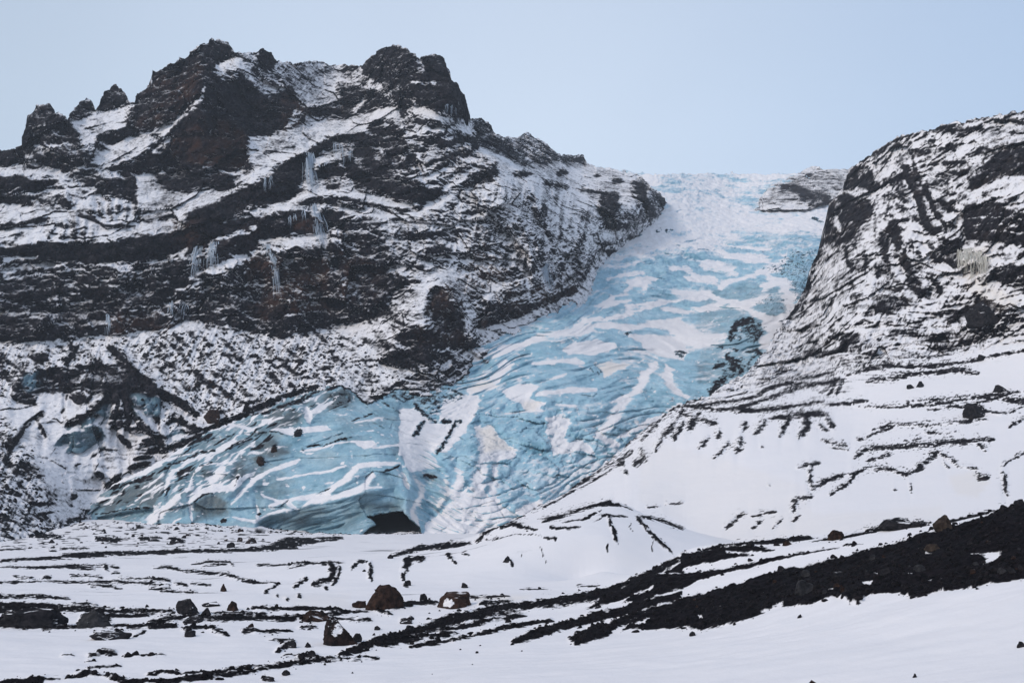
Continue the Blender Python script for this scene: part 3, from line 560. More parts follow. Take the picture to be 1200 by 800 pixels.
for p, w in (([(540,600),(600,560),(660,545),(735,545),(760,480)], 22), ([(542,610),(552,690)], 9), ([(728,612),(830,512),(900,462),(1020,422)], 12), ([(350,705),(430,640),(500,570)], 24), ([(700,450),(640,515)], 20), ([(430,560),(450,500),(540,470)], 12), ([(730,670),(850,695)], 12), ([(600,440),(720,430),(830,330)], 8), ([(840,620),(850,690)], 12),
             ([(300,600),(420,520)], 10), ([(130,600),(250,560)], 6), ([(640,240),(760,260),(850,290)], 12), ([(560,470),(530,560)], 6), ([(460,440),(640,390),(800,320)], 10), ([(250,500),(420,440)], 10), ([(320,460),(560,380)], 8), ([(860,570),(960,610)], 12)): GS('T1', p, w, 1.0)
GP('P', [(60,560),(120,560),(170,520),(240,500),(215,528),(170,553),(120,578),(95,600)], .9, 3)
# dirt in the ice and rock debris on it, plus a painted shadow line
for c, pts, v in (('T2', [(60,210),(130,165),(215,215),(190,262),(60,275)], .85), ('T2', [(300,140),(400,95),(450,130),(430,165),(330,190)], .6), ('T1', [(850,380),(900,330),(990,350),(980,390),(930,410)], .7), ('T1', [(560,610),(640,575),(720,600),(722,660),(560,692)], .75), ('T1', [(200,560),(300,520),(440,470),(420,570),(380,612),(240,625)], .7),
                  ('T2', [(10,700),(30,660),(200,630),(470,600),(640,600),(640,700),(480,730),(300,722),(60,738)], .25), ('T1', [(590,440),(640,440),(640,500),(600,490)], .5), ('T2', [(600,350),(650,340),(655,410),(620,410)], .5), ('T1', [(80,640),(100,600),(200,560),(240,640),(130,668)], .35), ('P', [(820,340),(930,330),(920,380),(880,430),(840,460),(820,440)], .35),
                  ('P', [(300,560),(330,540),(340,600),(300,600)], .3), ('T1', [(730,420),(870,360),(880,480),(760,540)], .35), ('T2', [(720,460),(800,460),(860,600),(800,640)], .3)):
    poly(DIRT, c, pts, v, 4)
DEB_SHADE = raster()
def GD(c, pts, w, v=1.0): stroke(DEB_SHADE, c, pts, w, v)
for p, w in (([(-20,215),(60,200),(200,150),(280,110),(385,82)], 16), ([(385,80),(440,118),(495,165),(560,140),(640,95),(740,85),(850,95),(930,130)], 14), ([(700,165),(790,245)], 22), ([(745,240),(700,310)], 18), ([(890,240),(860,310),(800,380)], 18), ([(190,288)], 40), ([(220,358),(340,340),(430,310)], 10), ([(830,240),(860,240)], 24), ([(920,245)], 12), ([(740,480),(790,490)], 16), ([(210,370)], 14),
             ([(560,150),(650,210)], 5), ([(560,470),(640,440)], 8), ([(430,240),(520,215)], 6), ([(20,420)], 30), ([(80,360)], 22), ([(280,570),(340,540)], 6), ([(780,200)], 10), ([(700,310)], 10)): GD('T2', p, w, 1.0)
poly(DEB_SHADE, 'T2', [(590,115),(740,85),(935,135),(860,170),(790,205),(760,180),(700,150),(640,165)], .62, 3); poly(DEB_SHADE, 'T2', [(320,130),(400,98),(450,125),(420,160),(350,175)], .5, 3)
for p, w in (([(830,310),(880,292),(930,290),(990,318)], 5), ([(120,655),(240,640),(380,622)], 5), ([(560,600),(600,575),(650,570)], 6), ([(500,462),(540,470)], 8), ([(590,440),(640,430)], 9), ([(870,420)], 20), ([(400,480),(460,440),(600,380),(660,375)], 9), ([(200,545),(330,500),(400,470)], 12), ([(440,390),(540,330),(640,290)], 12), ([(700,370),(820,320)], 8), ([(640,310),(600,330)], 12), ([(560,350),(500,400)], 8), ([(730,500),(760,490),(740,540)], 6), ([(850,660)], 14)): GD('T1', p, w, .9)  # second stroke paints the shadow under the ice edge
for p, w in (([(770,650),(780,600),(840,575)], 14), ([(760,690),(790,700)], 8), ([(720,680),(740,690)], 10), ([(990,580),(1050,500),(1060,420)], 16), ([(820,700),(870,690)], 10), ([(570,700),(590,705)], 8), ([(940,600),(960,590)], 8), ([(900,190),(930,200)], 0.8), ([(510,270)], 12), ([(550,268)], 14), ([(430,290)], 14), ([(1055,232),(1085,245)], 12), ([(780,630),(800,660)], 6)): GD('V1', p, w, 1.0)
poly(DEB_SHADE, 'V1', [(790,620),(850,580),(890,600),(880,660),(840,680)], .55, 3); poly(DEB_SHADE, 'V1', [(860,520),(900,490),(970,500),(960,550),(900,590)], .35, 3); poly(DEB_SHADE, 'V1', [(880,400),(1000,340),(1090,330),(1040,470),(1000,540),(960,440)], .5, 5)
poly(DEB_SHADE, 'C6', [(70,340),(120,260),(200,200),(240,240),(150,320)], .6, 3); GD('C6', [(160,120),(180,80),(240,65)], 12); GD('C6', [(80,330),(130,280)], 22, .8); GD('C6', [(170,205),(200,250)], 14); GD('C6', [(260,180),(230,230)], 12, .8)
poly(DEB_SHADE, 'C5', [(330,510),(430,510),(440,550),(380,580),(300,560)], .4, 4)
for p, w in (([(1000,380),(1010,395)], 7), ([(1160,455),(1185,460)], 7), ([(400,690),(420,690)], 6), ([(880,490),(885,530)], 4), ([(860,500),(870,530)], 4)): GD('C5', p, w, .9)

for pts, w, v in (([(233,284),(226,330)], 8, .05), ([(250,280),(246,322)], 7, .05), ([(311,282),(320,305),(326,345)], 5, .1), ([(361,175),(366,235),(378,300)], 10, .2), ([(394,165),(403,205)], 8, .1), ([(127,366),(125,396)], 3, .1)): S('P', pts, w, v)
PD('P', [(-250,340),(0,335),(150,335),(300,300),(420,280),(450,330),(420,375),(330,388),(230,374),(130,386),(0,396),(-250,405)], -.62, 10)
S('C4', [(640,200),(760,170),(880,110),(1000,80),(1190,60)], 22, 0.1); S('C4', [(20,195),(190,160)], 12, 0.1)
# --- second, closer pass over the crags
for k_, o_ in dict(E1=(180,150), E2=(360,120), E3=(0,180), E4=(0,270), E5=(180,270), E6=(380,250), E7=(560,150), F1=(920,130), F2=(980,250), F3=(800,330)).items(): CROPS[k_] = (*o_, 5.333)
CROPS['E8'] = (0, 400, 4.52)
def DD(c, lst):
    for it in lst: D(c, it[0], it[1], it[2] if len(it) > 2 else -1.0)
def SS(c, lst):
    for it in lst: S(c, it[0], it[1], it[2] if len(it) > 2 else .6)
PD('E1', [(130,60),(300,0),(560,0),(590,200),(540,250),(330,240),(300,150),(150,230),(100,200)], -1.0)
PD('E1', [(20,340),(120,240),(230,210),(320,260),(340,300),(240,400),(80,370)], -.75)
PD('E1', [(590,60),(760,50),(960,60),(980,120),(780,190),(760,250),(600,200)], .45); PD('E1', [(630,250),(760,240),(760,290),(640,330),(480,360),(540,310)], .35)
PD('E1', [(330,280),(400,260),(470,330),(500,370),(400,400),(330,350)], -.8)
PD('E1', [(-60,370),(200,400),(420,395),(540,370),(430,450),(300,500),(150,545),(0,640),(-60,640)], .38)
PD('E1', [(560,400),(700,320),(800,240),(970,150),(960,230),(895,270),(885,420),(820,460),(640,500),(540,480)], -1.15)
PD('E1', [(545,395),(440,450),(330,500),(150,560),(180,600),(330,590),(250,650),(-60,690),(-60,800),(240,770),(380,690),(480,570),(570,520)], -1.15)
DD('E1', [([(990,160),(1150,35)], 40), ([(780,535),(980,525)], 22), ([(880,482),(1173,445)], 16), ([(1060,545),(1173,555)], 44), ([(660,690),(850,645)], 60), ([(440,630),(560,590),(640,590)], 50), ([(380,785),(560,740),(660,705)], 50), ([(890,290),(895,400)], 16)])
PD('E1', [(850,560),(1030,560),(1020,660),(860,640)], -1.0)
SS('E1', [([(0,160),(60,110),(130,40)], 34, .4), ([(850,475),(960,430),(1110,390)], 44, .5), ([(560,520),(740,500),(1000,508),(1173,500)], 18, .45), ([(380,700),(560,660),(645,628)], 24, .4), ([(670,715),(900,690),(1173,640)], 36, .3), ([(430,605),(560,535)], 8, .4)])
PD('E2', [(20,180),(90,120),(250,130),(400,110),(560,50),(575,90),(420,130),(360,190),(250,205),(160,215),(60,290)], .6)
DD('E2', [([(20,310),(190,200)], 22), ([(190,240),(350,215),(400,230)], 28), ([(390,150),(450,120),(540,130)], 16), ([(380,180),(470,205),(560,190),(610,190)], 30), ([(300,330),(370,310),(400,360)], 60), ([(240,360),(320,440),(400,500),(520,530),(600,560),(660,600),(760,590),(830,560)], 62, -1.1), ([(390,390),(470,430)], 60),
          ([(470,360),(560,300),(640,290)], 30), ([(600,400),(650,350)], 50), ([(640,410),(600,480)], 36), ([(790,255),(900,252),(1010,230)], 24), ([(830,290),(900,280)], 12), ([(740,400),(850,350),(980,305)], 20), ([(800,430),(900,345),(1000,290)], 12), ([(1030,230),(1060,290)], 34), ([(1010,510),(1090,480),(1160,430)], 30),
          ([(820,215),(870,180)], 20), ([(780,155),(830,130)], 28), ([(50,440),(220,435)], 60), ([(130,540),(200,520)], 30), ([(210,600),(380,640)], 16), ([(90,622),(200,640)], 20), ([(100,700),(200,710)], 28), ([(230,780),(300,770)], 20), ([(560,680),(650,690)], 20), ([(680,655),(740,620)], 30), ([(700,20),(850,80),(1000,110)], 30, -.4)])
SS('E2', [([(670,45),(760,75),(900,145),(1010,135),(1000,185)], 40, .6), ([(680,170),(700,200)], 50, .4), ([(715,260),(700,380)], 20, .4), ([(40,365),(170,360)], 9, .5), ([(170,570),(400,600),(600,650),(700,640)], 18, .55), ([(150,660),(300,690),(500,720),(700,700),(830,630),(930,580)], 22, .7), ([(480,482),(580,480),(640,420)], 9, .4), ([(700,450),(740,520),(820,530)], 28, .35), ([(-40,520),(60,500),(130,500)], 30, .4), ([(740,330),(860,300),(980,270)], 8, .4)])
PD('E3', [(-300,160),(0,150),(120,140),(200,170),(335,170),(320,195),(270,225),(200,240),(100,220),(-300,235)], -1.1)
PD('E3', [(600,225),(660,160),(750,150),(785,265),(700,262)], -1)
PD('E3', [(-300,330),(100,340),(300,340),(470,330),(560,280),(860,300),(1173,300),(1173,420),(860,520),(560,570),(200,560),(-300,560)], .40, 3)
DD('E3', [([(-200,285),(0,270),(200,300)], 38), ([(430,152),(520,150),(600,190)], 30, -.8), ([(785,90),(800,200),(838,290)], 56), ([(400,290),(430,330)], 30, -.8), ([(500,390),(580,410),(660,450),(860,452)], 9), ([(-100,490),(0,470),(130,440),(250,410),(330,400)], 10), ([(230,555),(420,570)], 7),
          ([(560,320),(585,400)], 16, -.25), ([(620,295),(640,400)], 16, -.25), ([(690,305),(700,420)], 18, -.3), ([(745,310),(735,400)], 16, -.25), ([(350,450),(300,540)], 14, -.3), ([(420,445),(390,550)], 14, -.3), ([(480,435),(470,540)], 14, -.3), ([(530,455),(530,550)], 14, -.3), ([(585,470),(575,540)], 12, -.3),
          ([(140,490),(60,560)], 12, -.3), ([(60,420),(10,460)], 14, -.3), ([(160,380),(120,430)], 12, -.3), ([(800,330),(790,430)], 14, -.2), ([(860,340),(880,430)], 14, -.2), ([(1000,430),(1100,400)], 20, -.4)])
SS('E3', [([(590,230),(530,290),(470,360),(330,392),(300,400)], 16, 1), ([(480,402),(560,420),(650,470),(612,540)], 10, 1), ([(0,420),(120,352)], 16, 1), ([(90,440),(185,350)], 16, 1), ([(0,505),(200,440)], 12, 1), ([(110,560),(280,470)], 13, 1), ([(870,150),(930,160),(980,200)], 40, .4), ([(870,250),(930,290)], 50, .6), ([(20,650),(240,650)], 18, .7), ([(-100,100),(0,100),(200,110),(420,130)], 26, .35)])
SS('E4', [([(1060,200),(1173,120)], 30, .15), ([(680,305),(900,280)], 26, .0), ([(430,350),(760,320)], 18, .0), ([(-40,330),(80,265)], 34, .25), ([(420,395),(500,385)], 16, .1), ([(700,520),(900,480)], 12, 0)])
PD('E4', [(500,365),(680,360),(670,420),(540,420)], -1.2); DD('E4', [([(0,420),(300,400),(420,380)], 30, -1.1), ([(940,440),(1060,420),(1173,300)], 60, -1.0), ([(700,600),(900,560),(1000,600)], 60, -.9), ([(0,560),(300,600)], 60, -.75)])  # first patch: a cave's black shade, painted in as bare rock
SS('E5', [([(240,350),(330,270),(500,180),(690,110)], 34, .12), ([(230,345),(110,410),(100,560)], 18, .0), ([(560,352),(700,340)], 18, .25), ([(830,532),(940,530)], 14, .4), ([(1070,60),(1100,180)], 50, .25)])
DD('E5', [([(650,200),(660,260)], 100, -.85), ([(860,260),(980,270)], 70, -.85), ([(790,500),(790,650)], 80, -1.1), ([(640,480),(700,560)], 60, -.8), ([(300,450),(480,430)], 70, -.8), ([(400,130),(520,110),(640,90)], 50, -1.1), ([(60,260),(200,220)], 60, -.9)])
for pts in ([(590,180),(720,150),(740,230),(700,290),(580,260)], [(820,250),(1080,190),(1080,330),(900,300)], [(640,430),(760,430),(740,560),(600,560)], [(860,380),(1000,380),(960,500),(860,500)]): poly(WARM, 'E5', pts, 1.0, 4)
poly(WARM, 'E1', [(850,560),(1030,560),(1020,660),(860,640)], 1, 3); poly(WARM, 'E1', [(130,60),(300,0),(560,0),(590,200),(540,250),(330,240),(100,200)], 1, 3)
DD('E6', [([(190,350),(330,400),(500,480)], 80, -.75), ([(520,140),(740,130)], 24), ([(640,250),(760,225)], 56, -.8), ([(0,560),(220,600)], 60, -.9), ([(700,480),(760,530),(860,690)], 30), ([(450,790),(600,745),(720,760)], 40), ([(1050,600),(1173,600)], 80, -1.0), ([(955,710),(1000,640)], 28)])
SS('E6', [([(650,450),(760,395),(850,440),(880,560)], 70, .5), ([(440,610),(560,560),(640,520)], 50, .6), ([(0,745),(300,760)], 60, .75), ([(890,480),(1030,490),(1100,440)], 26, .5), ([(570,400),(770,230)], 20, .2)])
PD('E7', [(-40,430),(150,500),(330,620),(330,820),(-60,820)], -.22, 6); PD('E7', [(130,190),(260,250),(440,230),(760,240),(1000,300),(1000,700),(700,700),(480,660),(300,450),(130,330)], .42, 6)
SS('E7', [([(120,180),(260,255)], 50, .8), ([(440,250),(600,300),(760,330)], 60, .7), ([(720,560),(740,660)], 30, .5), ([(440,480),(500,660)], 16, .5), ([(900,400),(930,520)], 14, .4), ([(800,690),(1000,650),(1173,560)], 60, .9)])
PD('E7', [(90,50),(220,100),(260,200),(130,150)], -.6); PD('E7', [(330,60),(470,150),(460,220),(380,210),(300,200)], -.2); PD('E7', [(760,400),(880,400),(890,640),(770,630)], -.55)
DD('E7', [([(130,260),(60,330),(10,345)], 24, -.8), ([(180,90),(300,130)], 22, -.4), ([(530,200),(670,200)], 22, -.6), ([(230,290),(330,292)], 24, -.9), ([(500,285),(560,275)], 24, -.9), ([(420,345),(560,372)], 26, -.9), ([(630,385),(780,402)], 14, -.8), ([(740,300),(750,302)], 16, -.8), ([(840,330),(900,340)], 24, -.9),
          ([(1010,370),(1060,470)], 80, -1.0), ([(1080,455),(1165,485)], 50, -.8), ([(310,440),(370,450)], 16, -.8), ([(360,480),(400,600)], 28, -.5), ([(405,490),(460,690)], 24, -.8), ([(650,550),(690,570)], 50, -.4), ([(665,660),(650,760)], 18, -.8), ([(1115,640),(1135,640)], 24, -.8), ([(960,690),(985,690)], 24, -.8), ([(915,610),(925,612)], 20, -.7), ([(800,770),(880,780)], 16, -.5), ([(510,620),(530,720)], 16, -.5), ([(820,440),(860,520)], 40, -.9), ([(780,610),(830,620)], 36, -.9)])
# fan of dirty debris on the far left
PD('E8', [(60,330),(260,280),(400,290),(420,440),(300,520),(560,480),(640,480),(700,560),(690,680),(540,770),(250,790),(180,640),(60,600)], .95, 4)
spk_off = raster(); poly(spk_off, 'E8', [(190,330),(420,300),(640,300),(760,420),(900,560),(640,700),(520,780),(250,800),(180,640)], 1.0, 6); SPECK *= (1 - .85 * spk_off)
PD('E8', [(210,150),(400,130),(540,120),(640,130),(640,230),(540,240),(520,280),(450,270),(380,255),(270,260),(210,240)], -.5)
PD('E8', [(75,250),(130,160),(205,170),(180,290),(200,330),(120,335)], -.7); PD('E8', [(700,200),(800,230),(860,330),(840,390),(720,330)], -.9)
DD('E8', [([(390,300),(425,310)], 36), ([(480,290),(450,330)], 20), ([(350,280),(340,310)], 10), ([(630,240),(520,340),(390,430),(350,460)], 26), ([(570,330),(500,410),(430,450)], 22), ([(640,260),(620,360),(600,465)], 24), ([(660,200),(675,330),(680,450)], 28), ([(690,340),(740,420),(795,470)], 20), ([(640,130),(800,220),(950,315),(1060,395)], 18),
          ([(700,180),(880,300),(1040,395)], 14), ([(620,110),(760,190),(900,270)], 10, -.8), ([(890,440),(910,400),(980,440)], 20), ([(720,625),(800,590),(850,560),(850,490)], 28), ([(780,470),(840,520)], 24), ([(630,500),(690,560)], 20), ([(690,670),(800,640)], 18), ([(560,775),(640,700)], 16), ([(520,700),(540,712)], 22), ([(240,370),(130,460),(60,560),(20,640)], 26, -.5),
          ([(240,500),(210,440)], 16, -.6), ([(180,90),(260,90)], 22), ([(420,20),(350,120)], 18, -.7), ([(500,100),(540,105)], 18), ([(340,350),(320,380)], 8), ([(480,620),(560,560)], 5, -.7), ([(400,660),(430,645)], 6, -.8), ([(740,440),(720,480)], 16), ([(560,380),(530,440)], 12), ([(740,250),(720,330)], 12), ([(800,330),(780,390)], 14)])
PD('E8', [(290,550),(340,500),(440,470),(500,445),(550,480),(540,520),(440,590),(350,590),(380,540)], -.75)
for pts in ([(290,550),(340,500),(440,470),(500,445),(550,480),(540,520),(440,590),(350,590),(380,540)], [(700,290),(840,320),(850,380),(780,390),(720,340)], [(890,450),(960,480),(980,510),(900,540)], [(430,450),(560,340),(580,380),(500,450)], [(120,190),(180,160),(200,240),(150,260)]): poly(ICE, 'E8', pts, .55, 4)
poly(ICE, 'P', [(60,500),(120,500),(120,525),(60,525)], .3, 3)
DIRT[:] = np.maximum(DIRT, ICE * .6)
# right cliff
PD('F1', [(430,350),(540,350),(550,440),(600,480),(680,440),(560,505),(470,465),(360,500),(360,450)], -1.1); PD('F1', [(400,600),(540,610),(540,650),(470,730),(400,700)], -1.1)
DD('F1', [([(300,560),(275,650),(270,800)], 32), ([(385,560),(430,800)], 20), ([(740,340),(790,420),(830,560)], 50, -1.1), ([(790,260),(830,400),(880,500),(940,620),(1000,720)], 24), ([(840,620),(900,740),(970,750)], 26), ([(640,740),(700,790)], 40), ([(790,270),(900,260),(930,170)], 40, -.8), ([(930,115),(1040,120)], 30, -.8),
          ([(1020,235),(1070,250)], 14, -.8), ([(860,340),(960,330)], 12, -.7), ([(1060,400),(1160,370)], 24, -.8), ([(650,560),(760,620)], 16, -.5), ([(560,620),(560,780)], 14, -.5), ([(960,560),(1060,620)], 40, -.6)])
SS('F1', [([(560,370),(700,380)], 22, .6), ([(565,525),(660,470)], 28, .7), ([(920,310),(1173,255)], 28, .6), ([(700,650),(780,690),(850,770)], 40, .7), ([(310,660),(325,720)], 22, .3)])
DD('F2', [([(335,70),(370,110),(380,220)], 50), ([(290,130),(310,300)], 34), ([(430,230),(440,370)], 30), ([(500,30),(600,110),(640,115)], 30), ([(470,160),(520,260)], 22, -.7), ([(590,200),(620,300),(700,300),(740,350)], 30), ([(630,160),(760,190)], 20), ([(660,235),(740,275)], 20), ([(450,400),(540,540)], 44, -.5), ([(600,370),(620,480)], 28, -.5), ([(640,510),(700,560)], 20, -.9), ([(650,640),(750,600),(770,690)], 30)])
PD('F2', [(260,330),(340,340),(420,460),(445,600),(350,620),(200,600)], -.35, 3)
SS('F2', [([(180,230),(250,240)], 36, .8), ([(200,440),(180,600)], 34, .8), ([(400,630),(560,590),(640,560),(700,480)], 44, .8), ([(400,60),(480,130),(500,240)], 10, .7), ([(560,180),(580,320)], 14, .7)])
DD('F3', [([(790,-20),(770,100),(690,170),(670,240)], 34), ([(870,60),(780,170),(700,290)], 8, -.8), ([(850,300),(700,470),(580,570)], 8, -.8), ([(820,340),(640,480)], 8, -.7), ([(930,100),(900,220),(860,260)], 10, -.7), ([(760,60),(740,200)], 10, -.6), ([(940,130),(930,180)], 24, -.5)])
PD('F3', [(760,440),(840,400),(1060,390),(1040,430),(860,480)], -.85); DD('F3', [([(930,310),(1020,360),(1100,380)], 44, -.85), ([(700,500),(730,460)], 26, -.8), ([(1060,60),(1060,150)], 60, -.5)])
GD('F3', [(290,320),(340,260),(435,232)], 26, 1.2); poly(DEB_SHADE, 'F3', [(340,290),(420,260),(500,300),(480,390),(430,370)], .8, 2); GD('F3', [(280,460),(370,570)], 40, 1.1); GD('F3', [(190,530),(270,510)], 32, 1.1); poly(DEB_SHADE, 'F3', [(140,700),(200,620),(275,580),(235,660),(170,720)], 1.1, 2); GD('F3', [(460,430),(520,490)], 34, 1.1); GD('F3', [(270,340),(290,360)], 26)
poly(DIRT, 'F3', [(70,500),(180,500),(200,560),(100,630)], .55, 3); poly(DIRT, 'F3', [(490,200),(560,120),(640,120),(560,230)], .45, 3)
# white lip over the recessed front face of the tongue
for p, w in (([(5,690),(60,660),(130,640),(190,650),(300,605),(400,575),(470,545),(560,535)], 15), ([(180,645),(240,605),(330,570)], 12)): GS('T2', p, w, 1.1)
GL[:] = np.clip(GL, 0, 1)

for p, w in (([(230,120),(330,140),(420,150)], 8), ([(470,130),(430,200),(410,240)], 8), ([(300,180),(290,250)], 8), ([(550,200),(530,240)], 8), ([(640,300),(650,380)], 7), ([(740,240),(780,290)], 8)): S('E8', p, w, .5)

# snow and rubble banked where the crags meet the ice
for p, w, v in (([(775,262),(745,288),(712,318),(698,345),(660,366)], 16, .9), ([(700,260),(690,300)], 14, .4), ([(760,225),(772,250)], 8, .5), ([(640,230),(650,280)], 8, .4), ([(600,215),(600,260)], 10, .3)): S('P', p, w, v)
stroke(SPECK, 'P', [(775,262),(712,318),(660,366)], 22, .6)
# ------------------------------------------------------------------ terrain sheets
def densify(pts, jag, seed, spacing=1.0):
    """skyline curve with small crags"""
    a = np.array(pts, float); x = np.arange(a[0, 0], a[-1, 0] + .5, 0.5); y = np.interp(x, a[:, 0], a[:, 1])
    n = pn(x / 9, seed, 0.5) * 2.2 + pn(x / 3.5, seed, 1.5) * 1.6 + pn(x / 1.6, seed, 4.5) * 0.8
    return lambda q: np.interp(q, x, y + n * jag)
def sheet(x0, x1, top, bot, depth, rows, skirt=7, drop=2.2, step=None, pw=1.0):
    xs = np.arange(x0, x1 + 1e-6, step or RES); rows = int(rows / RES)
    t = np.linspace(0, 1, rows)[:, None] ** pw
    yt = top(xs)[None]; yb = bot(xs)[None]; yb = np.maximum(yb, yt + 2)
    ys = yt.copy(); kk = int(40 / (xs[1] - xs[0]))
    ker = np.hanning(2 * kk + 1); ker /= ker.sum()
    ys = np.convolve(np.pad(yt[0], kk, mode='reflect', reflect_type='odd'), ker, mode='valid')[None]
    ys = np.minimum(ys, yb - 1)
    sm = yb + (ys - yb) * t + (yt - ys) * t ** 18
    PY = np.where(np.abs(yt - ys) < .33 * (yb - ys), sm, yb + (yt - yb) * t); PX = np.broadcast_to(xs[None], PY.shape).copy()
    Dp = samp(depth, PX, PY)
    P = unproj(PX, PY, Dp)
    k = np.arange(1, skirt + 1)[:, None]
    back = P[-1][None] + np.stack([np.zeros((skirt, len(xs))), np.broadcast_to(k ** 1.6 * 2.5, (skirt, len(xs))), -np.broadcast_to(k ** 1.6 * drop, (skirt, len(xs)))], -1)
    P = np.concatenate([P, back], 0)
    PX = np.concatenate([PX, np.repeat(PX[-1:], skirt, 0)], 0); PY = np.concatenate([PY, np.repeat(PY[-1:], skirt, 0)], 0)
    return P, PX, PY
def warp(P, px, py, amp, lam, seed):
    """ragged sampling position for the traced features"""
    nx = fbm(P, lam, 4, .6, seed); ny = fbm(P, lam, 4, .6, seed + 5)
    return px + nx * amp * 2, py + ny * amp
def ray_push(P, d):
    v = P - np.array([0, 0, CAMZ]); v = v / np.linalg.norm(v, axis=-1, keepdims=True)
    return P + v * d[..., None]
def highpass_relief(g, k=26, amp=0.35):
    """gentle where snow lies, steep where rock is bare: depth gained going up the picture"""
    a = blur(g, 2); a = a - blur(a, k)
    c = np.cumsum(a[::-1], axis=0)[::-1]
    return (c - blur(c, k, axis=0)) * amp

# ---- left mountain with its talus
sky_L = [(-260,215),(-140,196),(-60,186),(0,176),(8,177),(27,170),(29,152),(33,136),(44,125),(60,122),(63,131),(73,135),(79,140),(89,126),(96,118),(106,115),(110,127),(113,130),(118,115),(123,106),(135,98),(145,105),(149,117),(154,121),(158,120),(162,110),(176,98),(179,82),(186,84),(202,73),(216,69),(229,56),(245,52),(248,46),(260,49),(270,54),(275,62),(287,61),(297,61),(307,56),(317,60),(324,72),(337,74),(364,72),(400,76),(413,76),(425,76),(434,66),(447,57),(461,52),(467,54),(481,61),(491,68),(498,66),(511,64),(519,66),(523,79),(527,83),(528,93),(535,98),(544,112),(548,125),(551,139),(562,140),(574,145),(579,155),(589,160),(602,162),(619,157),(633,164),(646,174),(658,182),(684,182),(688,192),(704,195),(724,200),(750,207),(765,218),(782,240)]
bot_L = [(-260,668),(0,640),(60,640),(96,640),(125,612),(169,585),(237,545),(300,520),(360,500),(431,490),(480,480),(542,460),(589,436),(616,420),(653,404),(695,385),(720,350),(740,330),(765,310),(782,285)]
dep_L = tps_raster([(-250,640,230),(-100,640,235),(0,635,245),(60,620,285),(100,605,318),(200,530,345),(264,497,356),(340,465,372),(400,450,383),(430,470,380),(480,440,392),(560,410,432),(600,388,458),(640,368,486),(690,344,540),(705,305,604),(740,280,670),(780,245,785),
                    (-250,400,380),(0,400,398),(120,395,408),(230,380,414),(300,385,420),(400,385,428),(500,350,430),(480,410,412),(-250,290,410),(0,290,428),(130,290,436),(250,262,446),(400,245,465),(560,250,500),(640,250,540),(700,230,650),(760,225,720),
                    (-250,200,480),(0,180,480),(60,125,505),(135,100,535),(120,150,500),(150,200,480),(246,52,540),(230,200,494),(310,60,562),(400,77,640),(370,110,590),(461,52,590),(511,64,580),(545,120,566),(480,130,545),(565,142,640),(619,157,740),(685,182,860),(760,215,800),(580,180,560),(640,200,620),(450,180,520),(240,120,512),(230,70,532),(100,480,360),(250,450,378),(0,500,335)], 5, 1e-6)
rel_L = highpass_relief(G, 22, 0.62)
# macro buttresses: (px,py,radius px, metres nearer)
def bumps(lst):
    gy, gx = np.mgrid[0:RH, 0:RW]; gx = gx + X0; gy = gy + Y0; o = raster()
    for x, y, rx, ry, a in lst: o += a * np.exp(-(((gx - x) / rx) ** 2 + ((gy - y) / ry) ** 2))
    return o
rel_L = rel_L - bumps([(235,110,14,60,16),(200,130,60,50,10),(290,120,26,24,-14),(340,130,18,26,8),(465,90,26,30,12),(530,105,10,30,10),(500,370,50,45,16),(560,240,60,60,10),(300,330,16,50,-9),(340,330,22,50,8),(250,320,30,40,6),(140,470,60,30,9),(620,300,20,60,6),(660,330,14,40,-6),(60,160,30,25,8)])
P, PX, PY = sheet(-260, 782, densify(sky_L, 1.35, 3.3), curve(bot_L), dep_L, 560)
g0 = samp(blur(G, 3), PX, PY)
P = ray_push(P, samp(rel_L, PX, PY))
sL = tps_raster(line_pts([(0,'P',[(-250,410),(0,402),(120,396),(230,384),(400,382),(480,400)]),(7.5,'P',[(-250,330),(0,325),(100,322),(200,308),(280,288),(400,262),(460,262)]),(11,'P',[(-250,290),(0,290),(130,290),(200,276),(260,258),(320,232),(400,205),(440,215),(480,222),(540,200),(570,170)]),
                          (16,'P',[(-250,240),(0,238),(100,240),(160,230),(240,210),(300,190),(400,150),(440,160),(500,170),(545,160)]),(24,'P',[(-100,150),(100,130),(160,160),(220,110),(300,90),(340,110),(400,90),(470,70),(540,120)]),
                          (-4,'P',[(600,380),(690,340)]),(4,'P',[(560,330),(640,300),(700,270)]),(9,'P',[(600,240),(700,220),(780,230)]),(-10,'P',[(0,500),(200,500),(400,450)])]), 6, 1e-5)
s = samp(sL, PX, PY) + 1.5 * fbm(P, 60, 4, .55, 11) + .9 * fbm(P, 14, 3, .55, 12)
along = P[..., 0] / 30.0
crag = sst(0.45, -0.35, g0)                      # 1 where the rock is bare
tal = samp(blur(SPECK, 6), PX, PY)
lay1 = pn(s * .55, along * .8, P[..., 1] / 90); lay2 = pn(s * 1.3, along * 2.2, 7.7 + P[..., 1] / 40); lay3 = pn(s * 3.0, along * 6, 3.1)
fc1 = facets(P, 26, 3, (1, .7, 1.2)); fc2 = facets(P, 9, 5, (1, .8, 1.3))
r1 = fbm(P, 38, 5, .52, 21, True); r2 = fbm(P, 9, 4, .55, 22, True); r3 = fbm(P, 4.5, 3, .6, 23)
d = (r1 - .45) * 9.0 * (0.35 + .65 * crag) + (fc1 * 10 + fc2 * 3.6) * (1 - tal) * (.3 + .7 * crag) + (lay1 * 3.4 + lay2 * 2.4 + lay3 * 1.0) * (1 - tal) * (0.25 + .75 * crag)
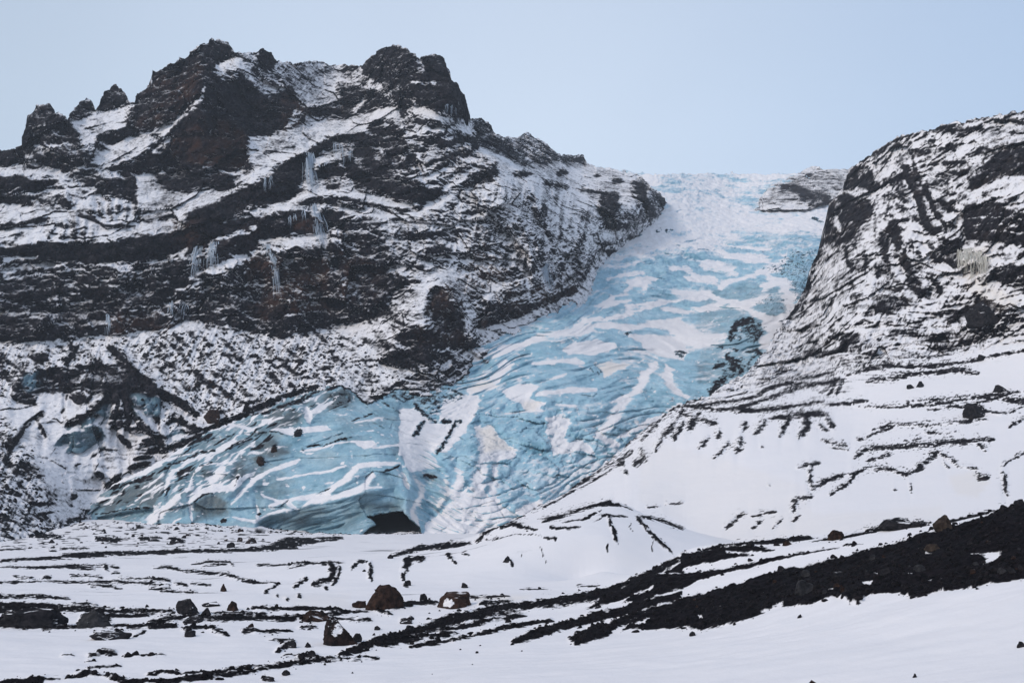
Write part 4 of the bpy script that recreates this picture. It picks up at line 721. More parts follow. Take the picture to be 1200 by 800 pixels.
# gullies that run down the talus
gul = pn(PX / 9 + PY / 22, PY / 60, 2.2) * 1.0 + pn(PX / 4 + PY / 9, PY / 30, 5.2) * .6
d = d - gul * 1.6 * tal
fade = np.ones(P.shape[0]); 
P = ray_push(P, -d * 1.0)
N = normals(P)
P = P + N * ((r2 - .4) * 1.8 * (0.25 + .75 * crag) + r3 * (1.1 * (0.3 + .7 * crag) + .5 * tal))[..., None]
N = normals(P); N = np.where(N[..., 2:3] < -0.9, -N, N)
wx, wy = warp(P, PX, PY, 3.5, 16, 31)
g = samp(G, wx, wy)
nz = N[..., 2]; ny = -N[..., 1]
cr = fbm(P, 3.2, 4, .7, 41); cr2 = fbm(P, 14, 3, .6, 42)
spk = samp(SPECK, PX, PY)
low = blur(nz.astype(np.float32), 14)
lay = pn(s * 1.3, along * 1.6, 9.3) * .6 + pn(s * 3.2, along * 5.0, 1.3) * .5
mic = fbm(P, 1.5, 2, .7, 43)
dusty = fbm(P, 35, 3, .5, 44)
quiet = sst(1.0, .3, np.abs(g))
snow = 0.45 + (nz - low) * (.55 + .5 * quiet) + (nz - .5) * .25 + g * 0.46 + cr * (.32 + .12 * quiet) + cr2 * .42 + mic * (.30 + .10 * quiet) + dusty * .22 + lay * .30 * (1 - spk) * sst(1.2, 0.2, np.abs(g))
# flutes in the snow band high on the left
flu = pn(PX / 4.2 + PY / 9, PY / 26, 8.8)
fm = samp(blur(poly_r := (lambda r: (poly(r, 'P', [(-250,240),(60,242),(160,226),(270,210),(140,266),(-250,282)], 1.0, 5), r)[1])(raster()), 2), PX, PY)
# dusted dome on the right of the crags
flu2 = pn(PX / 2.6 + PY / 14, PY / 34, 4.4); dm = samp((lambda r: (poly(r, 'P', [(540,230),(600,200),(690,215),(700,290),(640,345),(560,330),(520,320)], 1.0, 8), r)[1])(raster()), PX, PY)
snow = snow + dm * (.17 + .34 * flu2 - lay * .3)
# talus speckle: small stones poking through
st = fbm(P, 3.0, 2, .6, 51); st2 = fbm(P, 7.5, 2, .6, 52)
strk = pn((PX * .62 - PY * .78) / 5.0, (PX * .78 + PY * .62) / 22, 6.6)
snow = snow - spk * (sst(.08, .30, st) * .75 + sst(.05, .4, st2) * .35 + sst(.02, .4, strk) * .55 - .24)
warm = samp(WARM, wx, wy) * sst(-.3, .2, fbm(P, 30, 3, .5, 61))
ice = samp(ICE, wx, wy)
cov = np.stack([np.clip(snow, 0, 1), ice, np.where(snow > .55, 0, warm), np.zeros_like(snow) + .5 * ice], -1)
mountain = tag(grid_mesh('mountain', P, cov, M_rock, smooth=False), 'dark craggy mountain dusted with snow, left of the glacier', kind='structure')
PXL, PYL, PL = PX, PY, P

# ---- glacier with its tongue and the cave at its foot
top_G = [(92,606),(97,602),(106,587),(125,574),(146,561),(169,550),(193,538),(216,522),(237,510),(264,497),(306,483),(342,466),(379,456),(401,450),(415,461),(431,472),(447,467),(468,454),(490,432),(520,405),(560,350),(600,290),(650,225),(690,199),(700,196),(724,199),(751,203),(775,205),(800,204),(850,204),(901,204),(945,203),(969,204),(1000,204),(1030,206)]
bot_G = [(92,622),(180,622),(300,622),(320,630),(380,632),(488,630),(560,628),(640,636),(700,610),(780,540),(834,500),(900,460),(950,420),(1000,380),(1030,370)]
dep_G = tps_raster([(700,200,950),(850,203,1010),(990,204,990),(780,240,790),(960,250,830),(850,260,790),(940,320,620),(820,330,610),(690,345,540),(925,370,520),(780,400,490),(600,390,460),(640,368,486),(560,410,432),(700,310,602),(740,280,672),(880,430,440),(700,440,425),(560,420,428),(800,480,395),(600,480,382),(650,540,342),(720,530,352),(500,440,408),
                    (540,560,318),(600,600,300),(460,460,382),(520,520,342),(440,480,362),(400,453,372),(300,485,350),(237,512,340),(146,562,330),(98,604,322),(100,622,316),(200,615,298),(200,570,313),(300,612,294),(320,624,290),(400,624,288),(400,585,296),(460,595,292),(300,550,315),(450,530,318),(490,618,288),(560,608,296),(640,592,310),(640,640,285),(380,500,340),(600,625,288),(800,540,380),(1000,380,560)], 5, 1e-6)
GL2 = blur(GL, 3)
relG = bumps([(640,470,80,50,10),(560,545,20,45,7),(440,580,60,34,5),(360,600,60,16,4),(210,590,40,30,4),(340,480,30,14,6),(255,505,18,10,3),(500,560,14,50,-6),(700,400,60,30,6),(600,590,30,20,4),(480,600,16,24,4),(430,500,50,30,5),(270,570,18,28,4),(250,600,20,16,-3)])
P, PX, PY = sheet(92, 1030, densify(top_G, 0.9, 9.1), curve(bot_G), dep_G, 470, drop=1.2)
# the flow lines of the ice: arcs across the fall, folds dipping right on the tongue
sG = tps_raster(line_pts([(0,'P',[(500,480),(540,462),(600,440),(700,425),(800,440)]),(6,'P',[(560,425),(620,395),(700,372),(800,365),(900,372)]),(12,'P',[(650,368),(700,330),(800,315),(930,318)]),(20,'P',[(720,270),(800,255),(950,260)]),(26,'P',[(700,215),(850,215),(980,215)]),
                          (-9,'P',[(540,540),(600,520),(700,490),(780,470)]),(-6,'P',[(300,520),(380,505),(470,500)]),(-10,'P',[(200,575),(300,545),(380,530),(470,515)]),(-14,'P',[(260,590),(330,570),(400,560),(470,540)]),(-19,'P',[(310,610),(360,595),(420,580),(490,575)]),(-13,'P',[(120,590),(180,570),(240,540)]),(-18,'P',[(560,600),(640,570),(700,540)])]), 6, 1e-4)
s = samp(sG, PX, PY) + .7 * fbm(P, 45, 3, .5, 71)
upper = sst(420, 250, PY)
tong = sst(520, 470, PX) * sst(430, 470, PY)
low_r = sst(500, 560, PX) * sst(430, 500, PY)
c1 = pn(s * .8, PX / 55, 1.1); c2 = pn(s * 1.9, PX / 26, 2.1); c3 = pn(s * 4.0, PX / 12, 3.1)
ridg = 1 - np.abs(c1) * 2.2; ridg2 = 1 - np.abs(c2) * 2.2
diag = pn((PX * .75 + PY * .66) / 13, (PX * .66 - PY * .75) / 45, 4.1); diag2 = 1 - 2.2 * np.abs(diag)
relH = highpass_relief(GL * 2 - 1, 12, .42)
d = samp(relG, PX, PY) - samp(relH, PX, PY) * np.maximum(tong, .8 * sst(420, 470, PY)) + (ridg - .5) * 2.4 * (1 - .7 * tong) * (1 - .6 * low_r) + ((ridg2 - .5) * .7 + c3 * .3) * (1 - .8 * tong) * (1 - low_r) + low_r * (diag2 - .5) * 1.6 + np.maximum(low_r * .9, .55 * upper) * facets(P, 11, 7, (1, 1, .6)) * 2.6 + tong * facets(P, 16, 9, (.7, 1, 1.3)) * 1.6 + low_r * facets(P, 5, 8, (1, 1, .7)) * .8 + fbm(P, 22, 4, .5, 72) * (2.2 + 4 * upper) + fbm(P, 60, 3, .5, 82) * 9 * (1 - tong) - 3.0 * (1 - tong) * sst(.82, .97, 1 - np.abs(pn(s * .5 + 3, PX / 70, 8.8)) * 1.2) * sst(-.1, .3, fbm(P, 40, 2, .5, 83))
gl = samp(GL2, PX, PY)
d = d * (1 - .3 * gl)
deb_shade = samp(blur(DEB_SHADE, 2), PX, PY); d = d + deb_shade * 1.2
# dark under-cut arc lines read as ledges
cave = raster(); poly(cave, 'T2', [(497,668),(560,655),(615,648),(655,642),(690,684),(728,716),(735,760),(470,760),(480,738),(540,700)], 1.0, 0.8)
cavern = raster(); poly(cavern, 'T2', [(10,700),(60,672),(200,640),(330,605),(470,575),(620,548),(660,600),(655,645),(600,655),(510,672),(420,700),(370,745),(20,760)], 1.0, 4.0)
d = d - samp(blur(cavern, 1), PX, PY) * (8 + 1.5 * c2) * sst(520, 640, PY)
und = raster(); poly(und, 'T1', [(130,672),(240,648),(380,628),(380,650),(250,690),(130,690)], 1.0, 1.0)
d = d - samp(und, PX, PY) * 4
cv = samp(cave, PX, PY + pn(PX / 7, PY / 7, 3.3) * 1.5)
P = ray_push(P, -d + cv * 75)
N = normals(P)
fine = fbm(P, 6, 4, .55, 73) * (.75 + 3.0 * upper) * (1 - .6 * gl) + fbm(P, 3, 3, .6, 74, True) * .45 * np.clip(low_r + tong * .5 + deb_shade, 0, 1)
P = P + N * (fine * (1 - cv))[..., None]
N = normals(P); nz = N[..., 2]
wx, wy = warp(P, PX, PY, 2.4, 8, 75)
wq = 1 - tong; wx = wx + wq * fbm(P, 30, 4, .6, 85) * 16; wy = wy + wq * fbm(P, 30, 4, .6, 86) * 8
gl = samp(GL, wx, wy); deb_shade = samp(DEB_SHADE, wx, wy); dirt_shade = samp(DIRT, wx, wy); warm = samp(WARM, wx, wy)
nlow = blur(nz.astype(np.float32), 16)
strk = pn(s * 1.4, PX / 32, 5.5) * .7 + pn(s * 3.6, PX / 16, 6.5) * .4
snow = .24 + gl * .62 + (nz - nlow) * .6 * (1 - tong * .6) - .06 * tong + strk * .40 * (1 - .9 * tong) * (1 - .9 * low_r) + fbm(P, 5, 4, .6, 76) * .30 + fbm(P, 28, 3, .5, 81) * .35
sp2 = sst(.30, .42, fbm(P, 2.6, 2, .5, 77)); snow = snow + sp2 * .4 * (1 - upper)        # flecks of snow
snow = snow + upper * (.10 + .35 * fbm(P, 14, 4, .6, 78)) + (1 - upper) * sst(.05, .5, fbm(P, 16, 3, .6, 87)) * .12  # constant lift on the upper ice paints in haze, besides snow
deb_shade_n = deb_shade * 1.0 + (fbm(P, 2.2, 4, .7, 79)) * 1.5 * sst(0, .2, deb_shade) - .15
# dirty bands melting out of the left part of the tongue
tl = samp((lambda r: (poly(r, 'P', [(92,608),(100,585),(150,550),(200,525),(260,494),(345,462),(400,447),(430,470),(330,500),(300,560),(250,590),(180,612)], 1.0, 9), r)[1])(raster()), PX, PY)
dq = (PX * .50 + PY * .86) + fbm(P, 14, 3, .5, 88) * 9
dl = pn(dq / 5.5, (PX * .86 - PY * .5) / 34, 3.3) * .6 + pn(dq / 2.6, (PX * .86 - PY * .5) / 16, 4.3) * .5
tl2 = tl * sst(-30, 12, 40 - np.abs((PY - np.interp(PX, [92, 200, 300, 400], [598, 535, 492, 462])))) 
deb_shade_n = np.maximum(deb_shade_n, tl2 * sst(.10, .36, dl) * (.75 + fbm(P, 5, 3, .6, 89)))
snow = snow + tl * sst(.08, .36, -dl) * .5
snow = snow - sst(.3, .7, deb_shade_n) * 1.1
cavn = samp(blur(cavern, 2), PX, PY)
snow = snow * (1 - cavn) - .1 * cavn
icev = 1 - sst(.35, .65, deb_shade_n)
dirt_shade = np.clip((dirt_shade + tl * .45) * (.75 + 1.3 * fbm(P, 5, 4, .65, 80)) + (tong * .16 + .03) + cavn * (.20 + .12 * c2) + (.10 + .18 * tong) * sst(-.2, .5, fbm(P * np.array([1, 1, 2.5]), 12, 4, .6, 90)), 0, 1)
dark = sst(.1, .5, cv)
icev = icev * (1 - dark * .5); snow = snow - dark * 2; dirt_shade = np.clip(dirt_shade + dark, 0, 1)  # shade inside the cave painted in through the dirt and rock masks
cov = np.stack([np.clip(snow, 0, 1), icev, np.where(gl > .3, warm, .4 * warm), dirt_shade], -1)
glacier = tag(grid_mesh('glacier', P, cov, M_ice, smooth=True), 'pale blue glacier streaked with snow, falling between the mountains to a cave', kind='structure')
PG, PXG, PYG = P, PX, PY

# ---- rock outcrop near the top of the glacier
top_O = [(884,248),(890,236),(898,222),(903,215),(912,214),(925,207),(940,201),(950,195),(960,196),(970,199),(985,198),(999,197),(1015,200),(1030,215)]
bot_O = [(884,251),(898,251),(915,254),(930,250),(950,245),(972,238),(1000,245),(1030,250)]
dep_O = dep_G - bumps([(940,232,55,22,26),(905,244,18,10,10),(985,215,40,20,16)]) + 10 + np.clip(np.mgrid[0:RH, 0:RW][0] + Y0 - 246, 0, 40) * 4.0
GO = raster(.0)
for c, p, w in (('V1', [(900,200),(920,222),(960,205),(1030,205)], 20), ('V1', [(950,115),(1000,125),(1060,150),(1110,155)], 22), ('V1', [(1030,80),(1060,70)], 10), ('V1', [(1050,205),(1090,180),(1120,170)], 16), ('V1', [(1060,170),(1040,190)], 12), ('V1', [(1010,150),(1040,165)], 14)): stroke(GO, c, p, w, -1.0)
P, PX, PY = sheet(884, 1030, densify(top_O, .7, 5.5), curve(bot_O), dep_O, 70, step=.7)
P = ray_push(P, samp(highpass_relief(GO, 14, .5), PX, PY) - (fbm(P, 30, 5, .55, 91, True) - .45) * 7 - facets(P, 22, 4) * 6)
N = normals(P); P = P + N * (fbm(P, 9, 4, .6, 92) * 2)[..., None]; N = normals(P)
wx, wy = warp(P, PX, PY, 3, 16, 93)
snow = .66 + samp(GO, wx, wy) * .50 + (N[..., 2] - blur(N[..., 2].astype(np.float32), 10)) + fbm(P, 9, 4, .7, 94) * .9
cov = np.stack([np.clip(snow, 0, 1), np.zeros_like(snow), np.zeros_like(snow) + .2, np.zeros_like(snow)], -1)
tag(grid_mesh('rock_outcrop', P, cov, M_rock, smooth=False), 'small snowy rock island at the top right of the glacier', kind='structure')

# ---- right mountain and the moraine slope below it
top_R = [(560,640),(585,618),(599,610),(636,591),(663,576),(690,556),(724,530),(748,509),(778,485),(800,472),(834,462),(874,436),(898,411),(911,387),(925,368),(935,354),(944,338),(950,316),(956,302),(965,284),(968,259),(972,238),(987,221),(993,206),(999,196),(1009,188),(1023,178),(1043,166),(1057,159),(1080,154),(1094,151),(1104,147),(1124,144),(1144,140),(1171,134),(1200,130),(1300,112),(1460,95)]
bot_R = [(560,660),(800,672),(1000,668),(1200,650),(1460,640)]
dep_R = tps_raster([(560,650,165),(600,650,165),(800,660,150),(1000,650,128),(1200,645,112),(1460,640,105),(599,611,205),(636,592,215),(690,557,240),(748,510,262),(800,474,280),(800,600,190),(700,610,190),(1200,400,255),(1460,390,240),(1200,590,145),(1000,435,276),(1000,600,160),(900,450,284),(900,520,225),(1100,500,215),(1000,500,232),(1100,420,265),(740,580,205),
                    (874,436,310),(927,370,400),(1000,360,335),(1100,360,302),(1200,340,270),(1460,340,250),(968,259,470),(987,222,500),(999,196,515),(1050,163,465),(1100,200,400),(1200,130,390),(1200,200,330),(1100,280,340),(1030,280,392),(980,290,440),(1460,95,370),(1300,112,380),(1130,150,410),(950,330,425)], 5, 1e-6)
rel_R = highpass_relief(G, 20, 0.5)
P, PX, PY = sheet(560, 1460, densify(top_R, 1.3, 15.1), curve(bot_R), dep_R, 560)
slope = sst(-10, 30, PY - np.interp(PX, [800, 900, 1000, 1100, 1200, 1460], [474, 440, 420, 405, 392, 380])) ; slope = np.maximum(slope, sst(835, 800, PX))
crest = np.minimum((PY - samp(np.repeat(0, 1)[None].repeat(RH, 0).repeat(RW, 1).astype(np.float32), PX, PY)), 1e9)
g0 = samp(blur(G, 3), PX, PY); crag = sst(.5, -.3, g0) * (1 - slope)
P = ray_push(P, samp(rel_R, PX, PY) * (1 - .75 * slope) - samp(bumps([(1065,250,12,50,6),(1010,290,20,60,7),(985,330,14,60,5),(1150,290,40,30,-8),(1150,370,40,12,6),(1040,230,40,30,5)]), PX, PY) * -1 * -1)
sR = tps_raster(line_pts([(0,'P',[(800,478),(935,455),(1000,440),(1200,410)]),(-5,'P',[(800,495),(950,480),(1200,455)]),(-11,'P',[(1000,540),(1100,525),(1200,515)]),(-18,'P',[(640,620),(900,560),(1200,560)]),(6,'P',[(900,430),(1000,400),(1200,370)]),(3,'P',[(880,455),(1000,420),(1200,390)]),(-1,'P',[(700,560),(750,515)]),
                          (12,'P',[(960,350),(1030,320),(1100,340),(1200,330)]),(18,'P',[(1000,260),(1080,250),(1200,240)]),(26,'P',[(1000,200),(1080,165),(1200,145)])]), 6, 1e-4)
s = samp(sR, PX, PY) + .7 * fbm(P, 40, 3, .5, 101)
r1 = fbm(P, 26, 5, .52, 102, True); r2 = fbm(P, 7, 4, .55, 103, True); r3 = fbm(P, 3, 3, .6, 104)
lay2 = pn(s * 1.6, PX / 40, 3.3); lay3 = pn(s * 4.0, PX / 18, 4.3)
# gullies running down left on the face
gx = (PX * .86 + PY * .5) ; gul = 1 - 2.2 * np.abs(pn(gx / 12, PY / 70, 1.9)); gul2 = 1 - 2.2 * np.abs(pn(gx / 5.5, PY / 34, 2.9))
face = (1 - slope)
d = (r1 - .45) * 5 * face * (.4 + .6 * crag) + (lay2 * 1.6 + lay3 * .8) * face + (gul - .5) * 1.8 * face + (gul2 - .5) * .8 * face + (facets(P, 20, 11, (1, .7, 1)) * 5 + facets(P, 8, 12) * 2) * face
und_ = fbm(P, 40, 3, .5, 105) * 2.2 + fbm(P, 12, 4, .55, 106) * .7
d = d + slope * und_ + slope * samp(blur(G, 1), PX, PY) * -.5
P = ray_push(P, -d)
N = normals(P); P = P + N * ((r2 - .4) * .9 * face + r3 * (.55 * face + .05))[..., None]
N = normals(P); nz = N[..., 2]; nlow = blur(nz.astype(np.float32), 14)
wx, wy = warp(P, PX, PY, 2.6, 3.4, 107)
wx = wx + fbm(P, 12, 2, .5, 114) * 5; wy = wy + fbm(P, 12, 2, .5, 115) * 3
wx2, wy2 = warp(P, PX, PY, 3.0, 14, 108)
gb = samp(blur(np.clip((1 - G) / 2, 0, 1), 2), wx, wy)
g = samp(G, wx, wy) * slope + samp(G, wx2, wy2) * (1 - slope)
spk = samp(SPECK, PX, PY)
n3 = fbm(P, 2.4, 4, .65, 109); n4 = fbm(P, 9, 3, .6, 110)
cnt = pn(s * 3.2, PX / 36, 5.1) * .5 + pn(s * 7.5, PX / 20, 6.1) * .5
vst = pn(gx / 3.2, PY / 22, 7.1) * .6 + pn(gx / 7, PY / 40, 8.1) * .4
n2_ = fbm(P, 1.1, 4, .75, 111)
qx = PX + fbm(P, 16, 3, .5, 112) * 9; qy = PY + fbm(P, 16, 3, .5, 113) * 9
fx_ = qx * .90 + qy * .44
fil = np.maximum(1 - 3.2 * np.abs(pn(fx_ / 6.5, qy / 26, 7.1)), 1 - 3.2 * np.abs(pn(fx_ / 4.2 + 50, qy / 15, 9.1)))
far_ = samp(blur(np.clip((1 - G) / 2, 0, 1), 6), PX, PY) * slope
snow = .50 + g * .50 - far_ * sst(.14, .36, fbm(P, .9, 3, .7, 117)) * 4.0 + face * ((nz - nlow) * 1.0 + n3 * .30 + n4 * .50 + n2_ * .42 - np.clip(fil, 0, 1) * .40 + .14 + .12 * sst(300, 400, PY) + .45 * fbm(P, 22, 3, .55, 118) + .25 * facets(P, 7, 6)) + slope * (sst(.02, .25, gb) * (n3 * .55 + n2_ * 2.3 - cnt * .95 + fbm(P, 6, 3, .6, 116) * 1.0) - .02 * gb)
snow = snow - spk * (sst(.0, .35, n3) * .40 + sst(.0, .3, cnt) * .50 - .12)
topb = slope * sst(34, 4, PY - np.interp(PX, [800, 935, 1000, 1200, 1460], [474, 455, 440, 405, 385]))
snow = snow - topb * sst(.15, .42, cnt) * .5
cov = np.stack([np.clip(snow, 0, 1), np.zeros_like(snow), samp(WARM, wx, wy) * 1.0 + face * .35 * sst(0, .3, n4) * (snow < .5), np.zeros_like(snow)], -1)
hill = tag(grid_mesh('hillside', P, cov, M_hill, smooth=True), 'snowy moraine hillside with rock face above, right of the glacier', kind='structure')
PR, PXR, PYR = P, PX, PY

# ---- the plain, the low mound and the foreground moraine: one sheet to the horizon
cp_px = [(310,696,116),(350,690,122),(400,664,135),(461,651,150),(520,643,152),(552,637,152),(575,622,155),(599,613,156),(630,618,158),(670,601,160),(704,591,160),(717,587,160),(741,597,160),(778,611,158),(800,621,155),(850,636,148),
         (440,680,126),(520,675,128),(600,660,130),(660,650,132),(717,640,134),(560,690,117),(640,686,119),(700,670,126),
         (680,696,108),(710,692,112),(771,665,110),(800,645,110),(928,633,105),(1029,621,98),(1104,611,92),(1200,591,85),(1350,570,78),
         (867,682,90),(989,653,88),(1104,622,83),(1154,608,80),(1200,600,79),(1350,585,72),(1200,677,62),(1134,689,63),(1006,704,68),(915,709,74),(800,735,80),(700,750,79),(1350,650,60),
         (1200,800,42),(1000,800,48),(800,800,55),(600,800,60),(1200,860,33),(1350,860,33),(1350,760,44),(1000,860,38),(300,697,111),(420,697,113),(500,697,113)]
pts = []; zs = []
for x, y, Y in cp_px:
    q = unproj(x, y, Y); pts.append((q[0], q[1])); zs.append(q[2])
def flat(px, Y, z=0.0): pts.append(((px - 600) / F * Y, Y)); zs.append(z)
for Y in (60, 80, 100): 
    for px in (-150, 0, 200, 400): flat(px, Y)
for Y in (150, 200, 250):
    for px in (-250, -100, 50, 200): flat(px, Y)
for px in (320, 400, 480, 560): flat(px, 215, .1); flat(px, 280, .0)
for px, z in ((480, .3), (600, .8), (700, 1.0), (780, .8), (850, .5), (950, .8), (1100, 3.0), (1300, 6.0)): flat(px, 190 if px < 860 else 138, z)
for px in (680, 740, 800, 860, 960): flat(px, 128 if px < 900 else 122, .2 if px < 700 else .8)
for px, Y, z in ((-250,262,1),(0,262,0),(60,285,1.2),(100,318,3.0),(200,300,2.4),(300,292,1.6),(150,280,1.6),(240,270,1.0),(330,288,.2),(400,288,-.9),(450,290,-.9),(0,330,3),(300,340,3),(500,340,3),(700,340,3),(1000,340,3),(650,285,1.5)): flat(px, Y, z)
for px in (-400, 0, 600, 1200, 1600):
    flat(px, 700, 3); flat(px, 30, 0.5 if px < 700 else 3.5)
pts = np.array(pts); zs = np.array(zs)
pyr = []
def seg(a, b, st): 
    return list(np.arange(a, b, st * RES))
rows = [-400, -150, -60, -30, -10, 0, 8, 14, 20, 25]
inv = np.concatenate([np.arange(1 / 26., 1 / 60., -0.00009 * RES), np.arange(1 / 60., 1 / 165., -0.000032 * RES), np.arange(1 / 165., 1 / 340., -0.00004 * RES)])
Yr = np.concatenate([rows, 1 / inv, [345, 360, 400, 500, 800, 1500, 3000, 6000]])
xs = np.arange(-300, 1501, 1.15 * RES); xs = np.concatenate([[-3000, -1200, -600], xs, [1800, 2400, 4200]])
YY = np.repeat(Yr[:, None], len(xs), 1); Ye = .5 * (YY + np.sqrt(YY ** 2 + 25. ** 2))
XX = (xs[None] - 600) / F * Ye
# smooth height from the control points, worked out on a coarser grid
ri = np.unique(np.r_[np.arange(0, len(Yr), 4), len(Yr) - 1]); ci = np.unique(np.r_[np.arange(0, len(xs), 6), len(xs) - 1])
Yc = np.clip(Yr[ri], 26, 800)
QX = (np.clip(xs[ci], -400, 1650)[None] - 600) / F * Yc[:, None]; QY = np.repeat(Yc[:, None], len(ci), 1)
Zc = tps(pts, zs, QX, QY, 1e-7)
tmp = np.stack([np.interp(np.arange(len(xs)), ci, Zc[i]) for i in range(len(ri))])
Z = np.stack([np.interp(np.arange(len(Yr)), ri, tmp[:, j]) for j in range(tmp.shape[1])], 1)
Z = np.clip(Z, -1, 14) * sst(900, 400, YY)
P = np.stack([XX, YY, Z], -1)
rise = 10.4 - .36 * np.abs(YY) - .02 * np.abs(XX)
P[..., 2] = np.maximum(P[..., 2], rise)
PX, PY = proj(P); bad = YY < 27
gg = samp(blur(G, 2), PX, PY) * (~bad)
db = sst(.1, -.7, gg)
rip = fbm(P * np.array([.35, 1, 1]), 6, 4, .5, 121) * .16 + fbm(P, 22, 3, .5, 122) * .35
rough = fbm(P, 2.2, 4, .6, 123, True)
P[..., 2] += rip * 1.5 + .16 * fbm(P * np.array([.4, 1, 1]), 2.2, 3, .5, 130) + db * ((rough - .35) * .42 + .10) * (1 + .0 * YY)
N = normals(P); 
wx, wy = warp(P * np.array([.5, 1, 1]), PX, PY, 2.6, 1.8, 124)
wx = np.where(bad, 600, wx); wy = np.where(bad, 900, wy)
g = samp(G, wx, wy); g = np.where((PY > 790) & (bad), 1.0, g)
isl = sst(612, 622, PY)          # everything the ground shows is snow unless traced
g = np.where(g > 0, 1, g)
n1 = fbm(P, 1.3, 4, .65, 125); n2 = fbm(P * np.array([.25, 1, 1]), 5, 3, .6, 126)
spk = samp(SPECK, PX, PY) * (~bad)
base_ = sst(270, 280, YY) * sst(312, 300, YY) * sst(60, 100, PX) * sst(520, 480, PX)
P[..., 2] += base_ * (fbm(P, 9, 4, .55, 131) * 1.6 + .15)
spk = np.maximum(spk, base_ * .8)
gm = np.clip(1 + 1.15 * np.minimum(g, 0), -.6, 1)
gb = samp(blur(np.clip(-G, 0, 1), 2), wx, wy) * (~bad)
n0 = fbm(P * np.array([.6, 1, 1]), .5, 3, .75, 128)
snow = gm + (n1 * .7 + n0 * 1.3 + fbm(P * np.array([.3, 1, 1]), 3, 3, .6, 129) * .6) * np.maximum(sst(1.0, .75, gm), sst(.03, .2, gb)) - gb * .25 * (gm > .3)
mid = sst(600, 630, PY) * sst(740, 690, PY) * sst(900, 500, PX)
snow = snow + (g < -.9) * .9 * sst(.34, .5, fbm(P, 5, 4, .6, 132)) - mid * sst(.12, .45, n2) * .62 - spk * (sst(.0, .3, fbm(P, 3.2, 3, .6, 127)) * .95)
# a few thin wind-bared streaks on the near snow
snow = snow - sst(740, 760, PY) * sst(.36, .5, n2) * .22
cov = np.stack([np.clip(snow, 0, 1), np.zeros_like(snow), samp(WARM, wx, wy) * (~bad) , np.zeros_like(snow)], -1)
ground = tag(grid_mesh('ground', P, cov, M_ground, smooth=True), 'snow covered outwash plain with black gravel streaks', kind='structure')
PGr, PXGr, PYGr = P, PX, PY
print('terrain', round(time.time() - T0, 1), 's', flush=True)
# ------------------------------------------------------------------ boulders, stones, rubble, frozen water
import bmesh
def find(kind, px, py):
    P_, X_, Y_ = {'ground': (PGr, PXGr, PYGr), 'hill': (PR, PXR, PYR), 'mountain': (PL, PXL, PYL), 'glacier': (PG, PXG, PYG)}[kind]
    d = (X_ - px) ** 2 + (Y_ - py) ** 2 + (P_[..., 1] < 26) * 1e6
    k = d < max(d.min() * 4, 2.5)
    cand = P_[k]; return cand[cand[:, 1].argmin()]
_ico = {}
def ico(sub):
    if sub not in _ico:
        b = bmesh.new(); bmesh.ops.create_icosphere(b, subdivisions=sub, radius=1)
        b.verts.ensure_lookup_table()
        _ico[sub] = (np.array([v.co[:] for v in b.verts]), np.array([[v.index for v in f.verts] for f in b.faces])); b.free()
    return _ico[sub]
def rock_verts(seed, sub, cuts=9, rough=.10):
    r = np.random.RandomState(seed); V, Fc = ico(sub); V = V.copy()
    for _ in range(cuts + 5):
        n = r.randn(3); n[2] = abs(n[2]) * .6; n /= np.linalg.norm(n); lim = r.uniform(.38, .8)
        dd = V @ n; V = V - np.maximum(dd - lim, 0)[:, None] * n * r.uniform(.9, 1.0)
    if rough:
        L = np.linalg.norm(V, axis=1, keepdims=True)
        V = V * (1 + rough * (fbm(V + seed * 1.7, .9, 4, .6, seed % 50)[:, None] * 1.6 + facets(V + seed, .6, seed % 40)[:, None] * 1.1))
    return V, Fc
def mesh_np(name, V, Fc, mat, smooth=False):
    me = bpy.data.meshes.new(name); n = len(V); m = len(Fc); k = Fc.shape[1]
    me.vertices.add(n); me.vertices.foreach_set('co', V.reshape(-1).astype(np.float32))
    me.loops.add(m * k); me.loops.foreach_set('vertex_index', Fc.reshape(-1).astype(np.int32))
    me.polygons.add(m); me.polygons.foreach_set('loop_start', np.arange(0, m * k, k, dtype=np.int32))
    me.polygons.foreach_set('use_smooth', np.full(m, smooth, dtype=bool)); me.update(calc_edges=True); me.validate()
    me.materials.append(mat); o = bpy.data.objects.new(name, me); scene.collection.objects.link(o); return o
def boulder(name, where, px, py, w, h, mat, label, seed, group=None, cat='boulder', sub=5, cuts=9, rough=.10, lean=0.0):
    base = find(where, px, py); s = np.linalg.norm(base - np.array([0, 0, CAMZ])) / F
    V, Fc = rock_verts(seed, sub, cuts, rough)
    V = V - [0, 0, 0]; mn, mxx = V.min(0), V.max(0); V = (V - (mn + mxx) / 2) / (mxx - mn)          # unit box
    V[:, 0] += lean * (V[:, 2] + .5)
    H = h * s * 1.35; W = w * s
    V = V * [W, W * .8, H]; V[:, 2] += H * .5 - H * .30
    o = mesh_np(name, V, Fc, mat, smooth=False); o.location = base + np.array([0, W * .18, 0])
    return tag(o, label, cat, group)
B = M_b_brown; K = M_b_black; SN = M_b_snowy; GR = M_b_grey; TN = M_b_tan
